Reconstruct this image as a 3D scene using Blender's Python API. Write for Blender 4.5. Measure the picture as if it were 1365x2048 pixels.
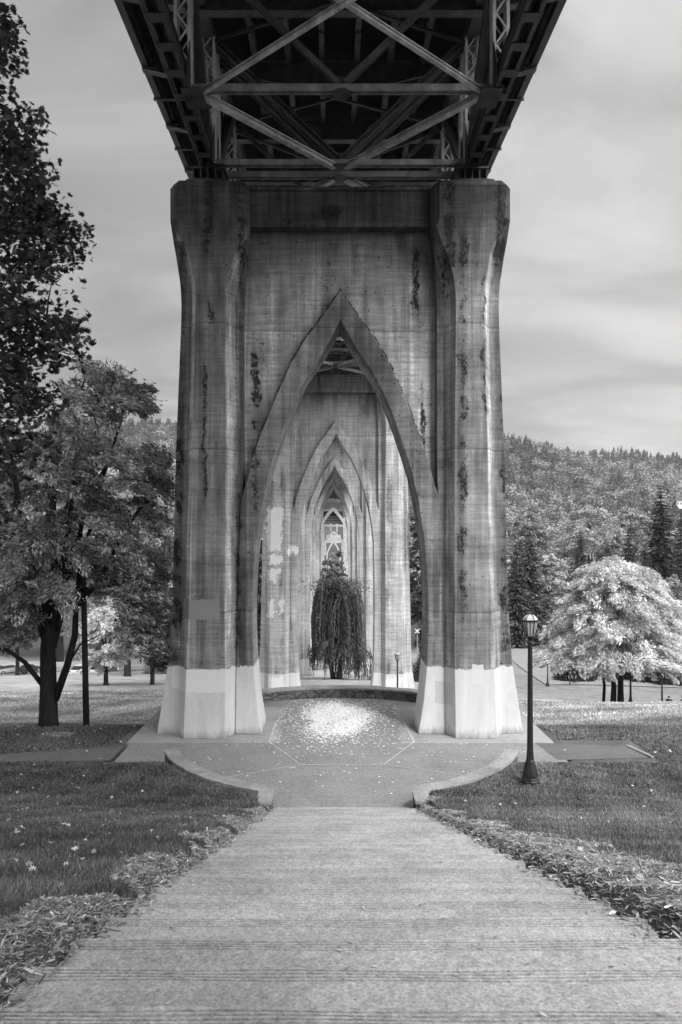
import bpy, bmesh, math, random
import numpy as np
from mathutils import Vector, Matrix
from math import radians, sin, cos, pi, sqrt, atan2

for o in list(bpy.data.objects): bpy.data.objects.remove(o)
SC = bpy.context.scene
COL = SC.collection
rng = np.random.default_rng(7)
random.seed(7)

# ------------------------------------------------------------------ camera
F = 1365.0; VPX = 665.0; HY = 1070.0; CZ = 7.1          # focal in photo pixels, vanishing point, eye height
cam = bpy.data.cameras.new("camera"); camo = bpy.data.objects.new("camera", cam); COL.objects.link(camo)
cam.sensor_fit = 'HORIZONTAL'; cam.sensor_width = 36.0; cam.lens = 36.0
cam.shift_x = (682.5 - VPX) / 1365.0; cam.shift_y = (HY - 1024.0) / 1365.0
cam.clip_start = 0.1; cam.clip_end = 6000
camo.location = (0, 0, CZ); camo.rotation_euler = (radians(90), 0, 0)
SC.camera = camo

# ------------------------------------------------------------------ world, sun, exposure
SUN_EL = radians(52); SUN_AZ = radians(149)              # azimuth clockwise from +Y (the view direction)
W = bpy.data.worlds.new("World"); SC.world = W; W.use_nodes = True
nt = W.node_tree; nt.nodes.clear()
def WN(t, **k):
    n = nt.nodes.new(t)
    for a, b in k.items(): setattr(n, a, b)
    return n
def WL(a, b): nt.links.new(a, b)
sky = WN('ShaderNodeTexSky', sky_type='NISHITA', sun_disc=False); sky.sun_elevation = SUN_EL; sky.sun_rotation = SUN_AZ
sky.dust_density = 5.0; sky.air_density = 1.0
bw = WN('ShaderNodeRGBToBW'); WL(sky.outputs[0], bw.inputs[0])
tc = WN('ShaderNodeTexCoord')
sep = WN('ShaderNodeSeparateXYZ'); WL(tc.outputs['Generated'], sep.inputs[0])
zmx = WN('ShaderNodeMath', operation='MAXIMUM'); WL(sep.outputs['Z'], zmx.inputs[0]); zmx.inputs[1].default_value = 0.0
zad = WN('ShaderNodeMath', operation='ADD'); WL(zmx.outputs[0], zad.inputs[0]); zad.inputs[1].default_value = 0.22
dx = WN('ShaderNodeMath', operation='DIVIDE'); WL(sep.outputs['X'], dx.inputs[0]); WL(zad.outputs[0], dx.inputs[1])
dy = WN('ShaderNodeMath', operation='DIVIDE'); WL(sep.outputs['Y'], dy.inputs[0]); WL(zad.outputs[0], dy.inputs[1])
cmb = WN('ShaderNodeCombineXYZ'); WL(dx.outputs[0], cmb.inputs[0]); WL(dy.outputs[0], cmb.inputs[1])
n1 = WN('ShaderNodeTexNoise'); n1.inputs['Scale'].default_value = 1.7; n1.inputs['Detail'].default_value = 7; n1.inputs['Roughness'].default_value = 0.5; n1.inputs['Distortion'].default_value = 0.5
cm = WN('ShaderNodeMapping'); cm.inputs['Rotation'].default_value = (0, 0, .5); cm.inputs['Scale'].default_value = (.85, 1.25, 1); WL(cmb.outputs[0], cm.inputs[0]); WL(cm.outputs[0], n1.inputs['Vector'])
mr = WN('ShaderNodeMapRange'); WL(n1.outputs[0], mr.inputs[0])
mr.inputs[1].default_value = 0.38; mr.inputs[2].default_value = 0.64; mr.inputs[3].default_value = 1.45; mr.inputs[4].default_value = 2.6
# brighter cloud to the upper right
br = WN('ShaderNodeMath', operation='MULTIPLY_ADD'); WL(sep.outputs['X'], br.inputs[0]); br.inputs[1].default_value = 0.95; WL(mr.outputs[0], br.inputs[2])
# the thin overcast glows round the hidden sun, high behind the camera
SDV = (sin(SUN_AZ)*cos(SUN_EL), cos(SUN_AZ)*cos(SUN_EL), sin(SUN_EL))
dt = WN('ShaderNodeVectorMath', operation='DOT_PRODUCT'); WL(tc.outputs['Generated'], dt.inputs[0]); dt.inputs[1].default_value = SDV
dm = WN('ShaderNodeMath', operation='MAXIMUM'); WL(dt.outputs['Value'], dm.inputs[0]); dm.inputs[1].default_value = 0.0
dp = WN('ShaderNodeMath', operation='POWER'); WL(dm.outputs[0], dp.inputs[0]); dp.inputs[1].default_value = 3.2
dk = WN('ShaderNodeMath', operation='MULTIPLY_ADD'); WL(dp.outputs[0], dk.inputs[0]); dk.inputs[1].default_value = 7.5; dk.inputs[2].default_value = 1.0
dj = WN('ShaderNodeMath', operation='MULTIPLY'); WL(dk.outputs[0], dj.inputs[0]); WL(br.outputs[0], dj.inputs[1])
mx = WN('ShaderNodeMix', data_type='FLOAT'); mx.inputs[0].default_value = 0.88
WL(bw.outputs[0], mx.inputs[2]); WL(dj.outputs[0], mx.inputs[3])
bg = WN('ShaderNodeBackground'); bg.inputs['Strength'].default_value = 0.1; WL(mx.outputs[0], bg.inputs[0])
wo = WN('ShaderNodeOutputWorld'); WL(bg.outputs[0], wo.inputs[0])

sun = bpy.data.lights.new("sun", 'SUN'); sun.energy = 0.95; sun.angle = radians(10); sun.color = (1, 1, 1)
suno = bpy.data.objects.new("sun", sun); COL.objects.link(suno)
sd = Vector((sin(SUN_AZ)*cos(SUN_EL), cos(SUN_AZ)*cos(SUN_EL), sin(SUN_EL)))
suno.rotation_euler = sd.to_track_quat('Z', 'Y').to_euler(); suno.location = (30, -30, 60)
vs = SC.view_settings; vs.view_transform = 'Standard'; vs.look = 'None'; vs.exposure = 1.4; vs.gamma = 1.0; vs.use_curve_mapping = False
SC.display_settings.display_device = 'sRGB'
SC.cycles.max_bounces = 5; SC.cycles.diffuse_bounces = 3; SC.cycles.glossy_bounces = 2; SC.cycles.transmission_bounces = 3
SC.cycles.use_denoising = True

# ------------------------------------------------------------------ materials
class NT:
    def __init__(s, name):
        s.m = bpy.data.materials.new(name); s.m.use_nodes = True; s.t = s.m.node_tree; s.t.nodes.clear()
        s.out = s.t.nodes.new('ShaderNodeOutputMaterial')
    def n(s, t, **k):
        x = s.t.nodes.new(t)
        for a, b in k.items(): setattr(x, a, b)
        return x
    def link(s, a, b): s.t.links.new(a, b)
    def put(s, sock, v):
        if v is None: return
        if hasattr(v, 'is_output') or hasattr(v, 'links'): s.link(v, sock)
        else: sock.default_value = v
    def math(s, op, a, b=None, c=None, clamp=False):
        x = s.n('ShaderNodeMath', operation=op, use_clamp=clamp)
        s.put(x.inputs[0], a); s.put(x.inputs[1], b)
        if c is not None: s.put(x.inputs[2], c)
        return x.outputs[0]
    def coord(s, scale=(1, 1, 1), kind='Object', loc=(0, 0, 0)):
        c = s.n('ShaderNodeTexCoord'); mp = s.n('ShaderNodeMapping'); s.link(c.outputs[kind], mp.inputs[0])
        mp.inputs['Scale'].default_value = scale; mp.inputs['Location'].default_value = loc
        return mp.outputs[0]
    def noise(s, vec, scale=1, detail=4, rough=0.55, dist=0):
        x = s.n('ShaderNodeTexNoise'); s.link(vec, x.inputs['Vector']); x.inputs['Scale'].default_value = scale
        x.inputs['Detail'].default_value = detail; x.inputs['Roughness'].default_value = rough; x.inputs['Distortion'].default_value = dist
        return x.outputs[0]
    def voro(s, vec, scale=1, feature='F1', out=0, rnd=1):
        x = s.n('ShaderNodeTexVoronoi', feature=feature); s.link(vec, x.inputs['Vector']); x.inputs['Scale'].default_value = scale
        x.inputs['Randomness'].default_value = rnd
        return x.outputs[out]
    def rng(s, v, a, b, c, d, clamp=True):
        x = s.n('ShaderNodeMapRange', clamp=clamp); s.link(v, x.inputs[0])
        for i, q in enumerate((a, b, c, d)): x.inputs[i+1].default_value = q
        return x.outputs[0]
    def mix(s, f, a, b):
        x = s.n('ShaderNodeMix', data_type='FLOAT'); s.put(x.inputs[0], f); s.put(x.inputs[2], a); s.put(x.inputs[3], b)
        return x.outputs[0]
    def sepo(s, kind='Object'):
        c = s.n('ShaderNodeTexCoord'); x = s.n('ShaderNodeSeparateXYZ'); s.link(c.outputs[kind], x.inputs[0]); return x.outputs
    def gray(s, v):
        x = s.n('ShaderNodeCombineColor')
        for i in range(3): s.put(x.inputs[i], v)
        return x.outputs[0]
    def bump(s, h, strength=0.5, dist=0.02):
        b = s.n('ShaderNodeBump'); b.inputs['Strength'].default_value = strength; b.inputs['Distance'].default_value = dist; s.link(h, b.inputs['Height']); return b.outputs[0]
    def finish(s, col, rough=0.85, normal=None, metal=0.0, spec=0.3):
        p = s.n('ShaderNodeBsdfPrincipled'); s.put(p.inputs['Base Color'], s.gray(col)); s.put(p.inputs['Roughness'], rough)
        p.inputs['Metallic'].default_value = metal; p.inputs['Specular IOR Level'].default_value = spec
        if normal is not None: s.link(normal, p.inputs['Normal'])
        s.link(p.outputs[0], s.out.inputs[0]); return s.m

def mat_concrete(name, base, paint_h, top, moss=1.0, seed=0.0, patches=(), wb=.05, runs=(), facet_tones=(), amp=1.0):
    """board-formed pier concrete: object z = metres above the pier's base"""
    t = NT(name); L = (seed, seed*1.7, seed*0.6)
    P = t.sepo(); z = P[2]
    boards = t.noise(t.coord((0.5, 0.5, 9), loc=L), 1, 6, 0.65)
    fine = t.noise(t.coord((5, 5, 22), loc=L), 1, 4, 0.7)
    blot = t.noise(t.coord((0.55, 0.55, 0.35), loc=L), 1, 5, 0.6, 0.4)
    streak = t.noise(t.coord((2.6, 2.6, 0.10), loc=L), 1, 5, 0.6, 0.1)
    streak2 = t.noise(t.coord((7, 7, 0.35), loc=L), 1, 4, 0.6)
    v = t.math('MULTIPLY', base, t.rng(boards, .3, .7, .72, 1.28))
    v = t.math('MULTIPLY', v, t.rng(fine, .3, .7, .85, 1.15))
    v = t.math('MULTIPLY', v, t.rng(blot, .32, .68, 1-.45*amp, 1+.5*amp))
    v = t.math('MULTIPLY', v, t.rng(streak, .32, .68, 1-.4*amp, 1+.4*amp))
    v = t.math('MULTIPLY', v, t.rng(streak2, .3, .7, .85, 1.15))
    # tone darkens towards the head of the pier
    hd = t.math('ADD', z, t.rng(streak, .3, .7, -1.2, 1.2))
    v = t.math('MULTIPLY', v, t.rng(hd, top-3.4, top-1.3, 1.0, 0.32))
    # pour joints: a dark hairline with a pale lip
    for j in (top-15.0, top-9.3, top-4.9):
        d = t.math('ABSOLUTE', t.math('SUBTRACT', t.math('ADD', z, t.rng(fine, 0, 1, -.03, .03)), j))
        v = t.math('MULTIPLY', v, t.rng(d, .0, .05, .55, 1.0))
        d2 = t.math('SUBTRACT', j, z); band = t.math('MULTIPLY', t.math('GREATER_THAN', d2, 0), t.rng(d2, 0, .45, 1, 0))
        v = t.math('MULTIPLY', v, t.math('MULTIPLY_ADD', band, t.rng(streak2, .45, .6, 0, .45), 1.0))
    # moss and soot colonies in long vertical runs
    run = t.noise(t.coord((1.15, 0.3, 0.055), loc=(3.3+seed, 1, 2)), 1, 3, 0.5)
    spk = t.noise(t.coord((7.5, 7.5, 4.5), loc=L), 1, 6, .75, 0.3)
    pat = t.noise(t.coord((.5, .5, .28), loc=(7+seed, 3, 1)), 1, 3, .55)
    rm = t.math('MULTIPLY', t.rng(run, .47, .56, 0, 1), t.rng(pat, .42, .58, 0, 1))
    for (xa, xb, hw, z0, z1, *gn) in facet_tones:          # pale sky light painted on the chamfers; negative gains: dark face stains, darker recesses
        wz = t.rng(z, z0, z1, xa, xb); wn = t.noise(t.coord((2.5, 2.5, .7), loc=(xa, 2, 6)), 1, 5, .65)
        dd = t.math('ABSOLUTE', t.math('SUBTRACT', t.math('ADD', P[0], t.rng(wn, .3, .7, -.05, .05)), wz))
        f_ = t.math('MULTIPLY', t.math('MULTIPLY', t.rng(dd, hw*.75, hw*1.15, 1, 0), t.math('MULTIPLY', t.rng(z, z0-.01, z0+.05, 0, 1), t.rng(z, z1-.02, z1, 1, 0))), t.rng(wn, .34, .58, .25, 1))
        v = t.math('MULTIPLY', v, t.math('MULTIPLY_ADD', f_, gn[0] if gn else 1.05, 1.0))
    if runs:
        wv = t.rng(t.noise(t.coord((.2, .2, 1.6), loc=(5, 5, 5)), 1, 4, .6), .3, .7, -.09, .09); xw = t.math('ADD', P[0], wv); wd = t.noise(t.coord((.3, .3, 1.1), loc=(1, 8, 3)), 1, 4, .6)
        xw = t.math('ADD', xw, t.rng(t.noise(t.coord((2, 2, 2)), 1, 3, .6), .3, .7, -.05, .05))
        rm = t.math('MULTIPLY', rm, .5)
        for (x0, hw, z0, z1) in runs:
            dx_ = t.math('ABSOLUTE', t.math('SUBTRACT', xw, x0)); a_ = t.rng(t.math('SUBTRACT', dx_, t.rng(wd, .35, .65, -hw*.4, hw*.6)), hw*.5, hw*1.5, 1, 0)
            zz_ = t.math('MULTIPLY', t.rng(z, z0-.2, z0+.6, 0, 1), t.rng(z, z1-.1, z1+.3, 1, 0)); a_ = t.math('MULTIPLY', t.math('MULTIPLY', a_, zz_), t.rng(wd, .36, .52, .15, 1)); rm = t.math('MAXIMUM', rm, a_)
    v = t.math('MULTIPLY', v, t.rng(rm, 0, 1, 1.0, .62))                       # damp halo round each run
    thr = t.math('SUBTRACT', .66, t.math('MULTIPLY', rm, .20))
    mm = t.rng(t.math('SUBTRACT', spk, thr), 0, .05, 0, .93*moss)
    dots = t.math('MULTIPLY', t.rng(t.noise(t.coord((9, 9, 7), loc=L), 1, 2, .5), .69, .72, 0, 1), 0.8)
    mm = t.math('MAXIMUM', mm, t.math('MULTIPLY', dots, moss))
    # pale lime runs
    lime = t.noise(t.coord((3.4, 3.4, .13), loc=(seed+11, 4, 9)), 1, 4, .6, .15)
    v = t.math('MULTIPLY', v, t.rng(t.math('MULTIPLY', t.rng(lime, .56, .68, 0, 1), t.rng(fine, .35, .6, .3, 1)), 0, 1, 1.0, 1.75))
    pores = t.voro(t.coord((2.2, 2.2, 2.6), loc=L), 1, 'F1', 0)
    v = t.math('MULTIPLY', v, t.rng(pores, .02, .05, .45, 1))
    v = t.mix(mm, v, 0.018)
    # anti-graffiti paint round the foot
    edge = t.math('ADD', z, t.rng(t.noise(t.coord((4, 4, 2.5)), 1, 5, .7), .3, .7, -.07, .07))
    pm = t.math('LESS_THAN', edge, paint_h)
    pv = t.math('MULTIPLY', t.rng(blot, .3, .7, .60, .70), t.rng(fine, .2, .8, .94, 1.05))
    scf = t.noise(t.coord((3, 3, 1.1), loc=(2, 2, 2)), 1, 6, .7, .6)
    pb = t.math('MULTIPLY', t.math('MULTIPLY', t.rng(t.math('ADD', z, t.rng(scf, .3, .7, -.15, .15)), -.05, .30, .45, 1.0), t.rng(scf, .3, .5, .90, 1.0)), t.rng(streak, .35, .6, .92, 1.02))
    pv = t.math('MULTIPLY', pv, pb)
    for (x0, x1, z0, z1, val) in patches:
        wob = t.rng(t.noise(t.coord((2.2, 2.2, 1.6), loc=(val*9, 0, 0)), 1, 4, .65), .3, .7, -wb, wb)
        xs = t.math('ADD', P[0], wob); zs = t.math('ADD', z, wob)
        m = t.math('MULTIPLY', t.math('MULTIPLY', t.math('GREATER_THAN', xs, x0), t.math('LESS_THAN', xs, x1)),
                   t.math('MULTIPLY', t.math('GREATER_THAN', zs, z0), t.math('LESS_THAN', zs, z1)))
        pv = t.mix(m, pv, val); v = t.mix(m, v, t.math('MULTIPLY', val, t.rng(fine, .2, .8, .8, 1.1)))
    v = t.mix(pm, v, pv)
    h = t.math('ADD', t.math('MULTIPLY', boards, .6), t.math('MULTIPLY', fine, .5))
    h = t.math('MULTIPLY', h, t.math('SUBTRACT', 1.0, t.math('MULTIPLY', pm, .7)))
    return t.finish(v, .9, t.bump(h, .5, .03), spec=.2)

def mat_simple(name, base, var=0.2, scale=4, rough=.8, bump=.3, metal=0, spec=.3, bd=.01, detail=5):
    t = NT(name); nz = t.noise(t.coord(), scale, detail, .65)
    v = t.math('MULTIPLY', base, t.rng(nz, .3, .7, 1-var, 1+var))
    return t.finish(v, rough, t.bump(nz, bump, bd), metal, spec)

def mat_aggregate(name, base, grain=60, blot=.15, pit=.35, wet=.0):
    t = NT(name); c = t.coord()
    g = t.noise(c, grain, 3, .7); g2 = t.noise(c, grain*.32, 3, .7); b = t.noise(c, .9, 5, .6, .3); lg = t.noise(t.coord((.35, 3.2, 1)), 1, 5, .65)
    v = t.math('MULTIPLY', base, t.rng(g, .3, .7, 1-pit, 1+pit)); v = t.math('MULTIPLY', v, t.rng(g2, .3, .7, 1-pit*.6, 1+pit*.6))
    v = t.math('MULTIPLY', v, t.rng(b, .3, .7, 1-blot, 1+blot)); v = t.math('MULTIPLY', v, t.rng(lg, .3, .7, 1-blot*.15, 1+blot*.15))
    sp = t.voro(c, grain*.22, 'F1', 0); v = t.mix(t.rng(sp, .06, .10, .75, 0), v, base*.35)
    return t.finish(v, .9, t.bump(t.math('ADD', g, g2), .5, .006), spec=.2)

def mat_stone(name, base=.16):
    t = NT(name); c = t.coord((1, 1, 1.35)); cd = t.n('ShaderNodeTexNoise'); t.link(c, cd.inputs[0]); cd.inputs['Scale'].default_value = 2.5
    mixv = t.n('ShaderNodeVectorMath', operation='MULTIPLY_ADD'); t.link(cd.outputs['Color'], mixv.inputs[0]); mixv.inputs[1].default_value = (.25, .25, .25); t.link(c, mixv.inputs[2])
    e = t.voro(mixv.outputs[0], 2.6, 'DISTANCE_TO_EDGE', 0); cell = t.n('ShaderNodeTexVoronoi'); t.link(mixv.outputs[0], cell.inputs['Vector']); cell.inputs['Scale'].default_value = 2.6
    sc = t.n('ShaderNodeRGBToBW'); t.link(cell.outputs['Color'], sc.inputs[0])
    fine = t.noise(t.coord(), 18, 5, .7)
    v = t.math('MULTIPLY', base, t.rng(sc.outputs[0], 0, 1, .6, 1.5)); v = t.math('MULTIPLY', v, t.rng(fine, .3, .7, .7, 1.3))
    jm = t.rng(e, .0, .045, 0, 1); v = t.math('MULTIPLY', v, t.rng(jm, 0, 1, .35, 1))
    h = t.math('ADD', t.math('MULTIPLY', t.rng(e, 0, .12, 0, 1), .8), t.math('MULTIPLY', fine, .3))
    return t.finish(v, .95, t.bump(h, .9, .06), spec=.15)

def mat_leaf(name, base, trans=.25, rough=.6):
    t = NT(name); a = t.n('ShaderNodeAttribute', attribute_name='tone')
    v = t.math('MULTIPLY', base, a.outputs['Fac']); col = t.gray(v)
    d = t.n('ShaderNodeBsdfDiffuse'); t.link(col, d.inputs[0]); tr = t.n('ShaderNodeBsdfTranslucent'); t.link(col, tr.inputs[0])
    m = t.n('ShaderNodeMixShader'); m.inputs[0].default_value = trans; t.link(d.outputs[0], m.inputs[1]); t.link(tr.outputs[0], m.inputs[2])
    t.link(m.outputs[0], t.out.inputs[0]); return t.m

def mat_lawn(name):
    t = NT(name); c = t.coord()
    a = t.noise(c, .12, 4, .6); b = t.noise(c, .9, 5, .65); f = t.noise(c, 14, 4, .7); ff = t.noise(t.coord((60, 25, 60)), 1, 3, .7)
    P = t.sepo()
    y = t.math('ADD', P[1], t.rng(a, .3, .7, -6, 6))
    sunlit = t.math('MULTIPLY', t.rng(y, 24, 42, 0, 1), t.rng(P[0], 10, 22, 1, .45))                       # sunlight on the lower lawn painted into the turf, weaker to the right
    base = t.mix(sunlit, .13, .37); base = t.mix(t.rng(P[1], 128, 140, 0, 1), base, .07)
    v = t.math('MULTIPLY', base, t.rng(a, .3, .7, .8, 1.2)); v = t.math('MULTIPLY', v, t.rng(b, .3, .7, .72, 1.28))
    v = t.math('MULTIPLY', v, t.rng(f, .3, .7, .75, 1.25)); v = t.math('MULTIPLY', v, t.rng(ff, .3, .7, .7, 1.3))
    return t.finish(v, .95, t.bump(t.math('ADD', f, ff), .8, .05), spec=.1)

def mat_steel(name, base=.10):
    t = NT(name); c = t.coord(); g = t.noise(c, 2.2, 5, .65); s = t.noise(t.coord((3, 3, .6)), 1, 5, .6)
    v = t.math('MULTIPLY', base, t.rng(g, .3, .7, .65, 1.35)); v = t.math('MULTIPLY', v, t.rng(s, .3, .7, .7, 1.3))
    # rows of rivet heads
    r = t.voro(t.coord((1, 1, 1)), 3.6, 'F1', 0, 0.12); rv = t.rng(r, .05, .09, 1, 0)
    v = t.mix(t.math('MULTIPLY', rv, .6), v, base*.25)
    return t.finish(v, .5, t.bump(t.math('ADD', g, rv), .35, .01), 0, .4)

def mat_bark(name, base):
    t = NT(name); n = t.noise(t.coord((5, 5, .9)), 1, 6, .7, .5)
    v = t.math('MULTIPLY', base, t.rng(n, .3, .7, .45, 1.5)); return t.finish(v, .95, t.bump(n, 1, .08), spec=.1)

M = {}
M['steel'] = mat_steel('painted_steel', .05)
M['steel_light'] = mat_steel('pale_brace_steel', .46); M['steel_strut'] = mat_steel('mid_strut_steel', .25); M['steel_mid'] = mat_steel('dark_beam_steel', .08)  # one steel in separate tones: palest braces and posts, mid struts, dark beams
M['steel_pale'] = mat_steel('pale_painted_steel', .5)
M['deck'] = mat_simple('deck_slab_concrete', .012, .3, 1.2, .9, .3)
M['steps'] = mat_aggregate('steps_concrete', .35, 55, .24, .34)
M['plaza'] = mat_aggregate('plaza_concrete', .23, 26, .12, .35)
M['pad'] = mat_aggregate('smooth_pad_concrete', .30, 20, .18, .15)
M['asphalt'] = mat_aggregate('asphalt', .13, 30, .15, .25)
M['road'] = mat_aggregate('pale_road', .25, 4, .08, .08)
M['trail'] = mat_aggregate('gravel_trail', .36, 8, .12, .15)
M['stone'] = mat_stone('fieldstone', .13)
M['capstone'] = mat_aggregate('capstone', .30, 22, .3, .25)
M['lawn'] = mat_lawn('lawn_turf')
M['soil'] = mat_simple('mulch_soil', .07, .6, 22, .95, .8, bd=.03)
M['hill'] = mat_simple('hill_ground', .06, .4, .05, .95, .3)
M['water'] = mat_simple('river_water', .25, .1, .2, .15, .2)
M['lampmetal'] = mat_simple('lamp_iron', .022, .35, 9, .42, .3, 0, .5)
M['lampglass'] = mat_simple('frosted_lamp_glass', .52, .08, 3, .4, .05)
M['wood'] = mat_bark('weathered_pole_wood', .05)
M['bark'] = mat_bark('dark_bark', .03)
M['barkmid'] = mat_bark('grey_bark', .07)
M['wire'] = mat_simple('cable_black', .03)
M['rubber'] = mat_simple('tyre_rubber', .02)
M['glassdark'] = mat_simple('car_glass', .03, .1, 2, .1, 0, 0, .6)
M['carwhite'] = mat_simple('white_car_paint', .75, .05, 2, .25, 0, 0, .5)
M['cardark'] = mat_simple('dark_car_paint', .04, .1, 2, .25, 0, 0, .5)
M['chrome'] = mat_simple('light_metal', .55, .1, 4, .3, 0)
M['red'] = mat_simple('tail_lamp_plastic', .12, .1, 4, .3, 0)
M['white'] = mat_simple('white_sign_paint', .75, .1, 6, .6, .1)
M['skin'] = mat_simple('skin', .38, .1, 20, .6, .1)
M['cloth_black'] = mat_simple('black_cloth', .025, .3, 20, .9, .4)
M['cloth_grey'] = mat_simple('grey_cloth', .10, .3, 20, .9, .4)
M['hair'] = mat_simple('dark_hair', .03, .3, 60, .7, .5)
M['housewall'] = mat_simple('house_wall', .65, .1, 2, .8, .1)
M['roofm'] = mat_simple('roof_shingle', .12, .3, 3, .9, .3)
M['maple'] = mat_leaf('maple_leaf', .065, .15)
M['locust'] = mat_leaf('compound_leaf', .29, .3)
M['pale'] = mat_leaf('pale_leaf', .84, .4)
M['mid'] = mat_leaf('mid_leaf', .32, .25)
M['dark'] = mat_leaf('dark_leaf', .11, .15)
M['conif'] = mat_leaf('conifer_needle', .085, .1)
M['willow'] = mat_leaf('willow_leaf', .11, .2)
M['far'] = mat_leaf('far_foliage', .21, .1)
M['blade'] = mat_leaf('grass_blade', .18, .3)
M['chip'] = mat_leaf('bark_chip', .28, 0)
M['petal'] = mat_leaf('pale_petal', .82, .0)
M['moss'] = mat_leaf('dry_moss', .10, .1)

# ------------------------------------------------------------------ mesh helpers
def tag(o, label=None, cat=None, group=None, kind=None):
    if label: o['label'] = label
    if cat: o['category'] = cat
    if group: o['group'] = group
    if kind: o['kind'] = kind
    return o
def empty(name, loc, rz=0, **k):
    o = bpy.data.objects.new(name, None); COL.objects.link(o); o.location = loc; o.rotation_euler = (0, 0, rz); o.empty_display_size = .3
    return tag(o, **k)
def np_mesh(name, verts, faces_flat, counts, mat, parent=None, tone=None, smooth=False, mats=None):
    me = bpy.data.meshes.new(name); v = np.asarray(verts, dtype=np.float32).reshape(-1, 3)
    ff = np.asarray(faces_flat, dtype=np.int32).ravel(); ct = np.asarray(counts, dtype=np.int32)
    me.vertices.add(len(v)); me.vertices.foreach_set('co', v.ravel())
    me.loops.add(len(ff)); me.loops.foreach_set('vertex_index', ff)
    me.polygons.add(len(ct)); st = np.zeros(len(ct), np.int32); st[1:] = np.cumsum(ct)[:-1]
    me.polygons.foreach_set('loop_start', st)
    if tone is not None:
        a = me.attributes.new('tone', 'FLOAT', 'POINT'); a.data.foreach_set('value', np.asarray(tone, dtype=np.float32))
    me.update(calc_edges=True)
    if smooth: me.polygons.foreach_set('use_smooth', np.ones(len(ct), bool))
    for m in (mats or [mat]): me.materials.append(m)
    o = bpy.data.objects.new(name, me); COL.objects.link(o)
    if parent: o.parent = parent
    return o

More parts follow.
